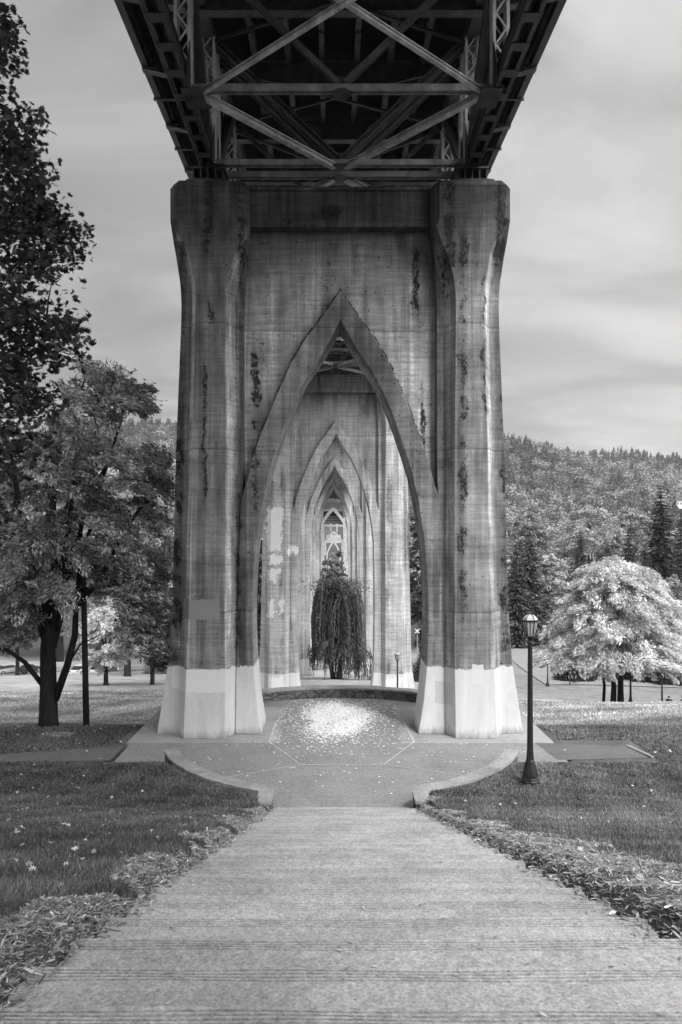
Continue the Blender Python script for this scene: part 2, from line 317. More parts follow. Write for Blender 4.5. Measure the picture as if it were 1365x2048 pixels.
class MB:
    def __init__(s): s.v = []; s.f = []
    def add(s, vs, fs):
        b = len(s.v); s.v += [tuple(p) for p in vs]; s.f += [tuple(b+i for i in f) for f in fs]
    def box(s, a, b, taper=0):
        (x0, y0, z0), (x1, y1, z1) = a, b
        s.add([(x0, y0, z0), (x1, y0, z0), (x1, y1, z0), (x0, y1, z0), (x0, y0, z1), (x1, y0, z1), (x1, y1, z1), (x0, y1, z1)],
              [(3, 2, 1, 0), (4, 5, 6, 7), (0, 1, 5, 4), (1, 2, 6, 5), (2, 3, 7, 6), (3, 0, 4, 7)])
    def bar(s, p, q, w, h, up=(0, 0, 1), off=(0, 0)):
        """rectangular bar from p to q: w across, h along 'up'"""
        p, q = Vector(p), Vector(q); d = (q-p).normalized(); u = Vector(up); side = d.cross(u)
        if side.length < 1e-4: side = d.cross(Vector((0, 1, 0)))
        side.normalize(); u = side.cross(d).normalized(); o = side*off[0] + u*off[1]
        c = [o-side*w/2-u*h/2, o+side*w/2-u*h/2, o+side*w/2+u*h/2, o-side*w/2+u*h/2]
        s.add([p+x for x in c]+[q+x for x in c], [(3, 2, 1, 0), (4, 5, 6, 7), (0, 1, 5, 4), (1, 2, 6, 5), (2, 3, 7, 6), (3, 0, 4, 7)])
    def ibeam(s, p, q, w, h, t=.03, up=(0, 0, 1)):
        s.bar(p, q, w, t, up, (0, h/2-t/2)); s.bar(p, q, w, t, up, (0, -h/2+t/2)); s.bar(p, q, t, h-2*t, up)
    def lattice(s, p, q, w, d, up, ch=.09, pitch=.42):
        """column or strut of two channels w apart tied by zigzag lacing on both faces"""
        P, Q = Vector(p), Vector(q); dr = (Q-P).normalized(); u = Vector(up); sd = dr.cross(u).normalized(); u = sd.cross(dr).normalized()
        for e in (-1, 1): s.bar(P+sd*e*(w/2-ch/2), Q+sd*e*(w/2-ch/2), ch, d, up)
        n = max(2, int((Q-P).length/pitch))
        for e in (-1, 1):
            for i in range(n):
                a = P+(Q-P)*(i/n); b = P+(Q-P)*((i+1)/n); k = 1 if i % 2 else -1
                s.bar(a+sd*k*(w/2-ch)+u*e*(d/2-.012), b-sd*k*(w/2-ch)+u*e*(d/2-.012), .055, .02, up)
    def tube(s, pts, rads, n=8, caps=True):
        pts = [Vector(p) for p in pts]; b = len(s.v); prev = None
        for i, p in enumerate(pts):
            d = (pts[min(i+1, len(pts)-1)]-pts[max(i-1, 0)]).normalized()
            if prev is None:
                a = Vector((1, 0, 0)) if abs(d.x) < .8 else Vector((0, 1, 0)); u = (a-d*a.dot(d)).normalized()
            else: u = (prev-d*prev.dot(d)).normalized()
            prev = u; w = d.cross(u)
            for k in range(n):
                an = 2*pi*k/n; s.v.append(tuple(p+(u*cos(an)+w*sin(an))*rads[i]))
        for i in range(len(pts)-1):
            for k in range(n):
                s.f.append((b+i*n+k, b+i*n+(k+1) % n, b+(i+1)*n+(k+1) % n, b+(i+1)*n+k))
        if caps:
            s.f.append(tuple(b+k for k in reversed(range(n)))); s.f.append(tuple(b+(len(pts)-1)*n+k for k in range(n)))
    def lathe(s, c, prof, n=8, rot=0):
        """prof: (radius, z) from bottom to top round the axis at c"""
        b = len(s.v)
        for r, z in prof:
            for k in range(n):
                a = 2*pi*(k+rot)/n; s.v.append((c[0]+r*cos(a), c[1]+r*sin(a), c[2]+z))
        for i in range(len(prof)-1):
            for k in range(n): s.f.append((b+i*n+k, b+i*n+(k+1) % n, b+(i+1)*n+(k+1) % n, b+(i+1)*n+k))
        s.f.append(tuple(b+k for k in reversed(range(n)))); s.f.append(tuple(b+(len(prof)-1)*n+k for k in range(n)))
    def loft(s, rings, caps=True):
        b = len(s.v); n = len(rings[0])
        for r in rings: s.v += [tuple(p) for p in r]
        for i in range(len(rings)-1):
            for k in range(n): s.f.append((b+i*n+k, b+i*n+(k+1) % n, b+(i+1)*n+(k+1) % n, b+(i+1)*n+k))
        if caps:
            s.f.append(tuple(b+k for k in reversed(range(n)))); s.f.append(tuple(b+(len(rings)-1)*n+k for k in range(n)))
    def build(s, name, mat, parent=None, smooth=False, bevel=0, fix=True):
        me = bpy.data.meshes.new(name); me.from_pydata(s.v, [], s.f)
        if fix:
            bm = bmesh.new(); bm.from_mesh(me); bmesh.ops.recalc_face_normals(bm, faces=bm.faces); bm.to_mesh(me); bm.free()
        me.materials.append(mat); me.update()
        if smooth:
            me.polygons.foreach_set('use_smooth', np.ones(len(me.polygons), bool))
        o = bpy.data.objects.new(name, me); COL.objects.link(o)
        if parent: o.parent = parent
        if bevel:
            m = o.modifiers.new('bevel', 'BEVEL'); m.width = bevel; m.segments = 1; m.limit_method = 'ANGLE'; m.angle_limit = radians(35)
        return o

def copy_tree(o, parent=None):
    c = o.copy(); COL.objects.link(c); c.parent = parent
    for ch in o.children: copy_tree(ch, c)
    return c
def at(px, py, Y): return Vector(((px-VPX)/F*Y, Y, CZ+(HY-py)/F*Y))

def rot_mats(n, flat=0.0, rg=rng):
    """random rotations; flat in 0..1 pulls the leaf normals towards vertical"""
    ax = rg.normal(size=(n, 3)); ax[:, 2] += flat*3*np.sign(ax[:, 2]); ax /= np.linalg.norm(ax, axis=1)[:, None]
    t = rg.normal(size=(n, 3)); t -= (t*ax).sum(1)[:, None]*ax; t /= np.linalg.norm(t, axis=1)[:, None]
    return np.stack([t, np.cross(ax, t), ax], axis=1)        # rows: x, y, normal
QUAD = np.array([(-.5, 0), (0, .28), (.5, 0), (0, -.28)])
LONG = np.array([(-.5, 0), (-.1, .14), (.5, 0), (-.1, -.14)])
MAPLE = np.array([(-.5, .04), (-.32, .12), (-.42, .34), (-.16, .26), (-.12, .52), (.04, .24), (.52, .30), (.26, .10), (.62, 0), (.26, -.10),
                  (.52, -.30), (.04, -.24), (-.12, -.52), (-.16, -.26), (-.42, -.34), (-.32, -.12), (-.5, -.04)])
def leaves(name, C, R, S, shape, mat, parent=None, tone=None, curl=.12):
    """one polygon per leaf; C centres (n,3), R rotations (n,3,3), S sizes (n,)"""
    K = len(shape); sh = np.zeros((K, 3)); sh[:, :2] = shape; sh[:, 2] = curl*(np.abs(shape[:, 0])+np.abs(shape[:, 1])*.5)
    V = C[:, None, :] + np.einsum('kj,njm->nkm', sh, R)*S[:, None, None]
    n = len(C); tn = np.ones(n) if tone is None else tone
    return np_mesh(name, V.reshape(-1, 3), np.arange(n*K), np.full(n, K), mat, parent, np.repeat(tn, K))

# ------------------------------------------------------------------ terrain
AX = 0.28                      # bridge axis
SLOPE = .343; FOOT = 17.88; TREAD = .5586; RISE = TREAD*SLOPE
PY = [-60, 0, 12, 15, 17, 18, 19.3, 20.6, 24.6, 27, 31, 36, 45, 54.6, 62, 85, 112, 150, 220, 300, 420, 3000]
PZ = [26.7, 6.15, 2.05, 1.03, .52, .46, .30, .0, 0, -.50, -1.52, -2.55, -3.65, -5.7, -6.7, -10.8, -15.9, -18.2, -21, -24, -26, -26]
PYR = [-60, 0, 12, 15, 17, 18, 19.3, 20.6, 24.6, 30, 36, 45, 50, 54, 60, 85, 120, 150, 220, 300, 420, 3000]
PZR = [26.7, 6.15, 2.05, 1.03, .52, .46, .30, .0, 0, -.5, -1.7, -4.0, -5.15, -6.6, -9.1, -12.0, -13.3, -16, -20, -24, -26, -26]
def smooth01(x): x = np.clip(x, 0, 1); return x*x*(3-2*x)
def prof(Y, a, b):
    s = 0
    for d in (-1, -.5, 0, .5, 1): s = s + np.interp(Y+d*np.clip((Y-24)*.12, .0, 5), a, b)
    return s/5
def terr(X, Y):
    X = np.asarray(X, float); Y = np.asarray(Y, float)
    z = prof(Y, PY, PZ)*(1-smooth01((X-8)/16)) + prof(Y, PYR, PZR)*smooth01((X-8)/16)
    z = z + .10*np.sin(X*.55+Y*.3)*smooth01((np.abs(X-AX)-3)/4)*smooth01((22-Y)/4)*.6
    z = z + .16*np.sin(X*.21+1.3)*np.sin(Y*.17)*smooth01((Y-32)/10)
    r = np.hypot(X-AX, Y-23.0)
    wl = smooth01((9.0-r)/2.5)*smooth01((20.9-Y)/1.3)*(Y > 17.0); z = np.where((r > 5.6) & (z < .44), z+(.44-z)*wl, z)
    z = np.where(r < 5.6, np.minimum(z, -.12), z)
    z = np.where((np.abs(X-AX) < 7.3) & (Y > 20.9) & (Y < 28), np.minimum(z, -.12), z)
    z = np.where((r < 7.0) & (Y > 22), -.12, z)
    z = np.where((Y > 20.9) & (Y < 23.9) & (np.abs(X) < 20), np.minimum(z, -.006), z)
    z = np.where((np.abs(X-AX) < 2.07) & (Y < 18.4), z-.6, z)
    return z
def tz(x, y): return float(terr(x, y))
def hill(X, Y):
    """wooded ridge across the river"""
    X = np.asarray(X, float); Y = np.asarray(Y, float)
    u = X/np.maximum(Y, 1)
    ridge = np.interp(u, [-.6, -.33, -.25, 0, .25, .32, .42, .52, .62], [.150, .150, .166, .175, .143, .129, .120, .112, .108])*1180
    g = smooth01((Y-440)/760)**.9
    z = -26+(ridge+14)*g + (9*np.sin(X*.021+Y*.008)+6*np.sin(X*.047-Y*.013))*smooth01((Y-480)/200)*(1-.5*g)
    return z

xs = np.concatenate([np.linspace(-2200, -160, 18), np.linspace(-140, -34, 26), np.arange(-32, -12, .8), np.arange(-12, 12, .28), np.arange(12, 34, .8), np.linspace(35, 140, 26), np.linspace(160, 2200, 18)])
ys = np.concatenate([np.linspace(-60, -4, 8), np.arange(-3, 32, .28), np.arange(32, 66, .8), np.arange(66, 160, 2.2), np.linspace(163, 450, 30)])
def grid(name, xs, ys, fn, mat, **k):
    XX, YY = np.meshgrid(xs, ys); ZZ = fn(XX, YY); nx, ny = len(xs), len(ys)
    V = np.stack([XX, YY, ZZ], -1).reshape(-1, 3); i = np.arange((nx-1)*(ny-1)); r, c = i//(nx-1), i % (nx-1); a = r*nx+c
    o = np_mesh(name, V, np.stack([a, a+1, a+nx+1, a+nx], 1), np.full(len(a), 4), mat, smooth=True)
    return tag(o, **k)
grid('ground', xs, ys, terr, M['lawn'], label='grassy park slope falling away beneath the bridge', cat='ground', kind='structure')
grid('hill', np.linspace(-2600, 2600, 120), np.linspace(449, 3000, 70), hill, M['hill'], label='wooded ridge rising behind the park', cat='hill', kind='structure')

def drape(name, poly, mat, off=.03, step=.5, fn=terr, **k):
    """strip between two polylines (list of ((xl,yl),(xr,yr))) laid on the ground"""
    V = []; Fc = []; rows = []
    P = [(np.array(a, float), np.array(b, float)) for a, b in poly]
    for (a0, b0), (a1, b1) in zip(P[:-1], P[1:]):
        n = max(1, int(max(np.linalg.norm(a1-a0), np.linalg.norm(b1-b0))/step))
        for i in range(n): rows.append((a0+(a1-a0)*i/n, b0+(b1-b0)*i/n))
    rows.append(P[-1]); m = 8
    for a, b in rows:
        for j in range(m+1):
            p = a+(b-a)*j/m; V.append((p[0], p[1], float(fn(p[0], p[1]))+off))
    for i in range(len(rows)-1):
        for j in range(m): q = i*(m+1)+j; Fc.append((q, q+1, q+m+2, q+m+1))
    return tag(np_mesh(name, V, Fc, [4]*len(Fc), mat, smooth=True), **k)

# ------------------------------------------------------------------ steps, plaza, paths
XL, XR = AX-1.73, AX+1.74
def build_steps():
    prof = []; nst = 40
    for i in range(nst):
        y = FOOT-i*TREAD; z = i*RISE; yb = y-TREAD
        if i > 0:
            prof.append((y+.0, z-.02)); prof.append((y-.015, z))
            for g in range(4):           # four slip grooves cut behind each nosing
                g0 = y-.035-g*.024; dp = .009 if i < 20 else .009+.0012*min(i-20, 10); prof += [(g0, z), (g0-.002, z-dp), (g0-.011, z-dp), (g0-.013, z)]
            prof.append((yb, z+.004))
        else: prof += [(y+.1, -.30), (y+.1, -.006), (yb, -.006)]
    nx = 130; jn = [[random.gauss(0, .0016) for _ in prof] for _ in range(nx+1)]; X = [XL+(XR-XL)*j/nx for j in range(nx+1)]; V = []; Fc = []
    for j, x in enumerate(X):
        for q, (y, z) in enumerate(prof): V.append((x+(random.uniform(-.02, .02) if j in (0, nx) else 0), y+.5*jn[j][q]+.004*sin(x*5+y*31), z+.003*sin(x*2.1+y)-abs(jn[j][q])*(.9 if random.random() < .12 else .1)))
    m = len(prof)
    for j in range(nx):
        for i in range(m-1): Fc.append((j*m+i, j*m+i+1, (j+1)*m+i+1, (j+1)*m+i))
    # side faces
    for j, x in ((0, XL), (nx, XR)):
        b = len(V)
        for (y, z) in prof: V.append((x, y, z-.8))
        for i in range(m-1): Fc.append((j*m+i, b+i, b+i+1, j*m+i+1))
    mb = MB(); mb.v = V; mb.f = Fc
    o = mb.build('steps', M['steps'], fix=False); tag(o, 'long flight of pale concrete steps with grooved nosings', 'steps', kind='structure')
build_steps()

def disc(name, c, r, z, mat, n=96, **k):
    mb = MB(); mb.v = [(c[0]+r*cos(2*pi*i/n), c[1]+r*sin(2*pi*i/n), z) for i in range(n)]+[(c[0]+r*cos(2*pi*i/n), c[1]+r*sin(2*pi*i/n), z-.3) for i in range(n)]
    mb.f = [tuple(range(n))]+[(i, i+n, (i+1) % n+n, (i+1) % n) for i in range(n)]
    return tag(mb.build(name, mat), **k)
PC = (AX, 23.0)
disc('plaza', PC, 6.95, 0.0, M['plaza'], label='round exposed-aggregate concrete plaza between the pier legs', cat='plaza', kind='structure')
mb = MB()
for e in (-1, 1):           # smooth concrete pads round the legs and the aprons out to the paths
    pts = [(AX+e*2.05, 23.25), (AX+e*2.2, 25.3), (AX+e*2.2, 28.2), (AX+e*7.3, 28.2), (AX+e*7.3, 23.25)]
    b = len(mb.v); mb.v += [(x, y, .006) for x, y in pts]+[(x, y, -.3) for x, y in pts]
    mb.f.append(tuple(b+i for i in range(5)))
    for i in range(5): mb.f.append((b+i, b+5+i, b+5+(i+1) % 5, b+(i+1) % 5))
tag(mb.build('pad', M['pad']), 'smooth concrete pads round the feet of the near pier', 'pavement', kind='structure')
mb = MB()
for e in (-1, 1):
    pts = [(AX+e*5.3, 21.3), (AX+e*7.1, 21.3), (AX+e*7.15, 23.25), (AX+e*5.3, 23.25)]
    b = len(mb.v); mb.v += [(x, y, .004) for x, y in pts]; mb.f.append((b, b+1, b+2, b+3))
tag(mb.build('apron_pavement', M['plaza']), 'concrete aprons beside the round plaza', 'pavement', kind='structure')
# raised pale joint strips
mb = MB()
def jl(x0, y0, x1, y1, w=.05):
    d = Vector((x1-x0, y1-y0, 0)).normalized(); s = Vector((-d.y, d.x, 0))*w/2; b = len(mb.v)
    mb.v += [(x0+s.x, y0+s.y, .011), (x0-s.x, y0-s.y, .011), (x1-s.x, y1-s.y, .011), (x1+s.x, y1+s.y, .011)]; mb.f.append((b, b+1, b+2, b+3))
G0 = lambda px, py: ((px-VPX)/F*(CZ*F/(py-HY)), CZ*F/(py-HY))
def pj(a, b, w=.05): jl(*G0(*a), *G0(*b), w*.9)
pj((552, 1445), (540, 1485), .10); pj((540, 1485), (601, 1530)); pj((601, 1530), (768, 1530)); pj((768, 1530), (829, 1484)); pj((829, 1484), (808, 1445), .10)
pj((601, 1530), (450, 1556), .04); pj((768, 1530), (960, 1557), .04); pj((552, 1445), (640, 1424), .04); pj((808, 1445), (720, 1424), .04)
M['joint'] = mat_simple('joint_mortar', .42, .2, 8); tag(mb.build('plaza_joint_lines', M['joint']), 'pale joint strips crossing the round plaza', 'joint lines', kind='structure')
drape('asphalt_path', [((-30, 20.6), (-30, 21.4)), ((-14, 21.1), (-14, 21.85)), ((-10.8, 21.3), (-10.8, 22.05)), ((-8.8, 21.4), (-8.8, 22.4)), ((-7.0, 21.45), (-7.0, 22.9))], M['asphalt'], .05, .5, lambda x, y: terr(x, y)*0-.043, label='dark asphalt path joining the plaza from the left lawn', cat='path', kind='structure')
drape('asphalt_path', [((7.1, 21.5), (6.9, 23.3)), ((10.1, 21.7), (9.9, 22.9))], M['asphalt'], .05, .5, lambda x, y: terr(x, y)*0-.043, label='short grey path running right from the plaza', cat='path', kind='structure')
mb = MB(); mb.bar((10.2, 21.7, .02), (9.9, 22.9, .02), .11, .08); tag(mb.build('path_kerb', M['pad'], bevel=.02), 'pale kerb closing the end of the grey path', 'kerb', kind='structure')
mb = MB(); mb.box((-10.3, 23.95, -.1), (-9.2, 24.5, .035)); tag(mb.build('access_cover', M['pad'], bevel=.02), 'flat pale concrete slab set in grass beside the asphalt path', 'slab')
# pale trail crossing behind
drape('gravel_trail', [((-60, 27), (-60, 29.2)), ((-20, 29.2), (-20, 31.6)), ((-14.5, 30.4), (-15.5, 33)), ((-12.2, 34.8), (-13.6, 37.6)), ((-9.6, 43.5), (-11.4, 47)), ((-4, 51), (-5, 54)), ((8, 56), (8, 58))], M['trail'], .05, .5, label='pale gravel trail curving across the left lawn', cat='path', kind='structure')
drape('road', [((27, 86), (60, 84)), ((28, 100), (64, 98)), ((30, 126), (66, 126))], M['road'], .10, 2, label='pale paved turning area beyond the right lawn', cat='road', kind='structure')
drape('road', [((-150, 116), (-150, 122)), ((-60, 116), (-60, 122)), ((-12, 117), (-12, 123)), ((26, 120), (26, 126))], M['road'], .10, 2, label='pale road crossing the bottom of the lawn', cat='road', kind='structure')

def gsurf(x, y):
    """top of lawn or mulch, also right beside the steps"""
    d = np.abs(x-(XL+XR)/2)-(XR-XL)/2
    return np.where((d < .37) & (y < 17.6), SLOPE*(FOOT-y)-.15+np.clip(d*.9, 0, .17)+.02*np.sin(y*9+x*5), terr(x, y)+.012)
# ------------------------------------------------------------------ stone walls
def arc_wall(name, c, r0, r1, a0, a1, z0, z1, n, extra=None, **k):
    root = empty(name, (0, 0, 0), **k); mb = MB(); cap = MB()
    def pts(R0, R1):
        L = []
        for i in range(n+1):
            a = a0+(a1-a0)*i/n; j = random.uniform(-.015, .015)
            L.append(((c[0]+(R0+j)*cos(a), c[1]+(R0+j)*sin(a)), (c[0]+(R1+j)*cos(a), c[1]+(R1+j)*sin(a))))
        return (L+extra(R0, R1)) if extra else L
    P = pts(r0, r1)
    mb.loft([[(p[0][0], p[0][1], z0), (p[1][0], p[1][1], z0), (p[1][0], p[1][1], z1-.07), (p[0][0], p[0][1], z1-.07)] for p in P])
    mb.build('stone_face', M['stone'], root)
    P = pts(r0-.02, r1+.02)
    cap.loft([[(p[0][0], p[0][1], z1-.07), (p[1][0], p[1][1], z1-.07), (p[1][0], p[1][1], z1+random.uniform(-.008, .012)), (p[0][0], p[0][1], z1+random.uniform(-.008, .012))] for p in P])
    cap.build('capping', M['capstone'], root)
    return root
arc_wall('back_stone_wall', PC, 6.72, 7.2, radians(22), radians(158), -.8, .45, 80, label='low curved fieldstone wall closing the far side of the plaza', cat='stone wall', kind='thing')
def leg(e):
    def f(R0, R1):
        xi = AX+e*(1.78-(5.4-R0)); xo = AX+e*(2.2+(R1-5.85))
        return [((xi, 17.6), (xo, 17.35)), ((xi, 17.25), (xo, 17.2)), ((xi, 16.9), (xo, 16.85))]
    return f
aL0 = math.atan2(21.0-23, -5.2); aL1 = math.atan2(17.95-23, -2.05)
for e, lab in ((-1, 'curved stone wall at the stair foot, ending in the left lawn'), (1, 'curved stone wall at the stair foot, ending behind the near lamp')):
    a0, a1 = (aL0, aL1) if e < 0 else (pi-aL0, pi-aL1)
    arc_wall('low_stone_wall', PC, 5.42, 5.80, a0, a1, -.4, .5, 26, leg(e), label=lab, cat='stone wall', group='low stone walls at the stair foot', kind='thing')

# ------------------------------------------------------------------ bridge piers
D1 = 23.75; SP = 30.9; GR = .0183
def lx(px, d): return (px-VPX)/F*(D1+d)-AX
def lz(py, d): return CZ+(HY-py)/F*(D1+d)
DB = .6
def S_(py, xo, xf0, xf1, xi, db=DB, a=.33, b=.27, cc=None):
    """one plan section of the left leg at photo height py"""
    z = lz(py, 0)
    if cc is not None:
        x0, x1 = lx(xo, .3), lx(xi, .3)
        f = [(x0, 1.3), (x0, cc), (x0+cc*.9, 0.0), (x1-cc*.9, 0.0), (x1, cc), (x1, 1.3)]
    else:
        f0, f1 = lx(xf0, 0), lx(xf1, 0)
        f = [(lx(xo, db), 1.3), (lx(xo, db), db), (f0-a, db), (f0, 0.0), (f1, 0.0), (f1+b, db), (lx(xi, db), db), (lx(xi, db), 1.3)]
    return z, f
def sec8(z, pts): return z, pts
def cap_sec(py, x0p, x1p, cc, inset=0):
    x0, x1 = lx(x0p, .3)+inset, lx(x1p, .3)-inset
    return lz(py, 0), [(x0, 1.3), (x0, cc+inset), (x0+.04, cc+inset-.04), (x0+cc*.9, inset), (x1-cc*.9, inset), (x1-.04, cc+inset-.04), (x1, cc+inset), (x1, 1.3)]
def mixsec(A, B, z, w):
    return z, [(p[0]*(1-w)+q[0]*w, p[1]*(1-w)+q[1]*w) for p, q in zip(A[1], B[1])]
SECT = [cap_sec(370, 341, 499, .28), cap_sec(434, 341, 499, .28),
        S_(452, 343.5, 357, 488, 497, .33, .05, .05), S_(474, 347, 368, 481, 495, .39, .10, .10), S_(500, 352, 378, 471, 492.5, .45, .16, .15),
        S_(525, 356, 385.5, 462, 491, .50, .22, .19), S_(550, 360, 390.5, 455, 489.5, .55, .27, .22), S_(575, 362, 393.5, 451.5, 488, .58, .31, .25),
        S_(600, 363, 395, 450, 487), S_(650, 362, 394.5, 450, 487), S_(720, 359, 392, 450.5, 487), S_(900, 352, 385, 452, 487), S_(1200, 345, 378, 452, 480),
        S_(1335, 336, 373, 452, 477), S_(1400, 326, 370, 451, 476), S_(1478, 314, 367, 450, 475)]
INTR = [(681, 640), (668, 664), (655, 688), (637, 716), (622, 738), (613, 752), (600, 778), (588, 803), (578, 827), (566, 860), (551, 905), (537, 950), (524, 1010), (514, 1075), (508, 1140), (505.5, 1200), (505, 1260), (508, 1335), (514, 1400), (525, 1474)]
EXTR = [(681, 581), (665, 604), (655, 618), (639, 641), (624, 661), (611, 677), (596, 703), (583.5, 724), (571, 752), (556, 785), (539, 825), (522, 868), (506, 915), (496, 955), (487, 1000), (486, 1060), (484, 1120), (480, 1335), (477, 1400), (475.5, 1474)]
def xi_at(z):
    zz = [s[0] for s in SECT][::-1]; xx = [s[1][6][0] for s in SECT][::-1]; return float(np.interp(z, zz, xx))

def make_pier(k, mat, label):
    base = [0, -6.05, -10.7, -15.2, -16.9, -18.3][k]; lift = GR*SP*k; H0 = lift-base     # extra height of this pier's shaft
    root = empty('bridge_pier', (AX, D1+SP*k, base), label=label, cat='bridge pier', group='concrete bridge piers lined up under the deck')
    def zz(z):                 # pier-one height -> this pier's local height (foot kept, shaft stretched, head lifted)
        if z <= 2.6: return z
        return 2.6+(z-2.6)*1.0 + (H0)*min(1, (z-2.6)/3.0)
    for e, nm in ((1, 'left'), (-1, 'right')):
        mb = MB(); rings = []
        T = 2.8
        for z, f in SECT[::-1]:
            ring = [(e*x, d, zz(z)) for x, d in f] + [(e*x, T-d, zz(z)) for x, d in f[::-1]]
            rings.append(ring)
        mb.loft(rings)
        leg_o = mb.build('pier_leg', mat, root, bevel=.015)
        # chamfered capping on the leg
        cp = MB(); a = cap_sec(370, 341, 499, .28, .0); b = cap_sec(362, 341, 499, .28, .10); zt = zz(a[0])
        r = [[(e*x, d, zt+.004) for x, d in a[1]]+[(e*x, T-d, zt+.004) for x, d in a[1][::-1]], [(e*x, d, zt+.22) for x, d in b[1]]+[(e*x, T-d, zt+.22) for x, d in b[1][::-1]]]
        cp.loft(r); cp.build('leg_capping', mat, root)
    # arch ring, both flanks in one band
    def pt(p, d): return lx(p[0], d), zz(lz(p[1], d))
    inn = [pt(p, DB) for p in INTR]; out = [pt(p, DB) for p in EXTR]
    inn[0] = (0, inn[0][1]); out[0] = (0, out[0][1])
    out = [(min(x, xi_at(lz(EXTR[i][1], DB)))-.06 if i > 13 else x, z) for i, (x, z) in enumerate(out)]
    inn[-1] = (inn[-1][0], 0); out[-1] = (out[-1][0], 0)
    if H0 > 0:      # keep extra courses between springing and foot
        pass
    I = inn[::-1]+[(-x, z) for x, z in inn[1:]]; O = out[::-1]+[(-x, z) for x, z in out[1:]]
    mb = MB(); mb.loft([[(i[0], DB-.07, i[1]), (o[0], DB-.07, o[1]), (o[0], 2.2, o[1]), (i[0], 2.2, i[1])] for i, o in zip(I, O)])
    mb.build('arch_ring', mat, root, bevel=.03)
    # recessed wall panel above the arch
    wp = MB(); n = 30; xe = lx(487, DB)+.0; ztop = zz(lz(452, .6))
    ox = [o[0] for o in out]; oz = [o[1] for o in out]
    rows = []
    for j in range(n+1):
        x = xe*(1-2*j/n); zl = float(np.interp(-abs(x), [v for v in ox[::-1]], [v for v in oz[::-1]]))-.05
        if abs(x) > abs(ox[13]): zl = oz[13]-.3-(abs(x)-abs(ox[13]))*1.5
        rows.append((x, zl))
    wp.loft([[(x, 1.0, zl), (x, 1.0, ztop), (x, 1.9, ztop), (x, 1.9, zl)] for x, zl in rows])
    wp.build('spandrel_wall', MWALL if k == 0 else mat, root)
    # head beam between the legs
    hb = MB(); x0 = lx(498, .5)+.003; z0 = zz(lz(452, .5)); z1 = zz(lz(380, .5))
    hb.box((x0, .55, z0), (-x0, 2.2, z1)); hb.box((x0, .48, z1), (-x0, 2.28, z1+.13))
    hb.build('head_beam', mat, root, bevel=.02)
    return root
MP = [mat_concrete('pier_concrete_near', .215, 2.42, 19.4, 1.0, 0.0, ((-6, -4.0, 1.62, 2.42, .76), (3.35, 3.95, 1.1, 1.9, .57), (-3.6, -3.2, .9, 1.6, .62), (4.6, 5.0, 1.9, 2.6, .66), (-5.6, -4.2, 4.15, 4.85, .27)), facet_tones=((-5.95, -5.68, .26, 2.45, 17.5, -.62), (5.95, 5.68, .24, 2.45, 17.5, -.50), (-3.45, -3.45, .14, 2.45, 17, -.5), (3.45, 3.45, .14, 2.45, 17, -.5), (-4.9, -4.75, .16, 2.45, 13, -.3), (4.2, 4.2, .12, 4, 17, -.35), (-5.38, -5.16, .12, 2.45, 15.6), (-5.16, -5.40, .14, 15.6, 17.0), (-5.40, -5.78, .10, 17.0, 18.0), (-3.88, -3.86, .13, 2.45, 15.6), (-3.86, -3.52, .15, 15.6, 17.0), (-3.52, -3.3, .09, 17.0, 18.0),
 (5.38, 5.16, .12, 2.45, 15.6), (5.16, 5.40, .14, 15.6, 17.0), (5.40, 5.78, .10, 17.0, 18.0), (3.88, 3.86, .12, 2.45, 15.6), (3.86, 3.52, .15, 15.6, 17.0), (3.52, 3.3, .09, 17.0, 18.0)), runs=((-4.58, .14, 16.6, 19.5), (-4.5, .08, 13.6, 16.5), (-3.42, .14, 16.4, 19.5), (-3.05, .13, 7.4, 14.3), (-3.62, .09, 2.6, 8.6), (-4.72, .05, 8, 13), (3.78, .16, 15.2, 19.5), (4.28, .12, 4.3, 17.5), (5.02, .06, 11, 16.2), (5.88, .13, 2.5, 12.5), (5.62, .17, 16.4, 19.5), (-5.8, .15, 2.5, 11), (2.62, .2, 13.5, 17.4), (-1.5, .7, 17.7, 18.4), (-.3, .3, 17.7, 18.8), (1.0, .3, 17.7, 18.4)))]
MWALL = mat_concrete('pier_concrete_wall', .36, -1, 19.4, 1.0, 2.0, (), runs=((-3.05, .14, 7.4, 14.3), (2.75, .10, 14.8, 17.4), (2.95, .09, 8.6, 12.5)))
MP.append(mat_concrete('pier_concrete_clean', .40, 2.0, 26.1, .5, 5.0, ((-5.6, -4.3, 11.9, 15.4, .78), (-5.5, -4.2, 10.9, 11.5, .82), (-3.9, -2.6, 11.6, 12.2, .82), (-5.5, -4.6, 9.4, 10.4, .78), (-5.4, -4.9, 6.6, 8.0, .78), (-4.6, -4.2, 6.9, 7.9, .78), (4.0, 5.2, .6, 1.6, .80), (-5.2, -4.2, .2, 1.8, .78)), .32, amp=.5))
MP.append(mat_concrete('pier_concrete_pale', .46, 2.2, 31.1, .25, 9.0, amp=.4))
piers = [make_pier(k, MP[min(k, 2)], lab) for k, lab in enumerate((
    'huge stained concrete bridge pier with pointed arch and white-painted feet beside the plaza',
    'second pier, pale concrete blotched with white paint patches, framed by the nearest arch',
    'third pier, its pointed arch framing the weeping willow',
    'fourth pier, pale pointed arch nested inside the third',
    'fifth pier, small pale arch nested inside the fourth'))]

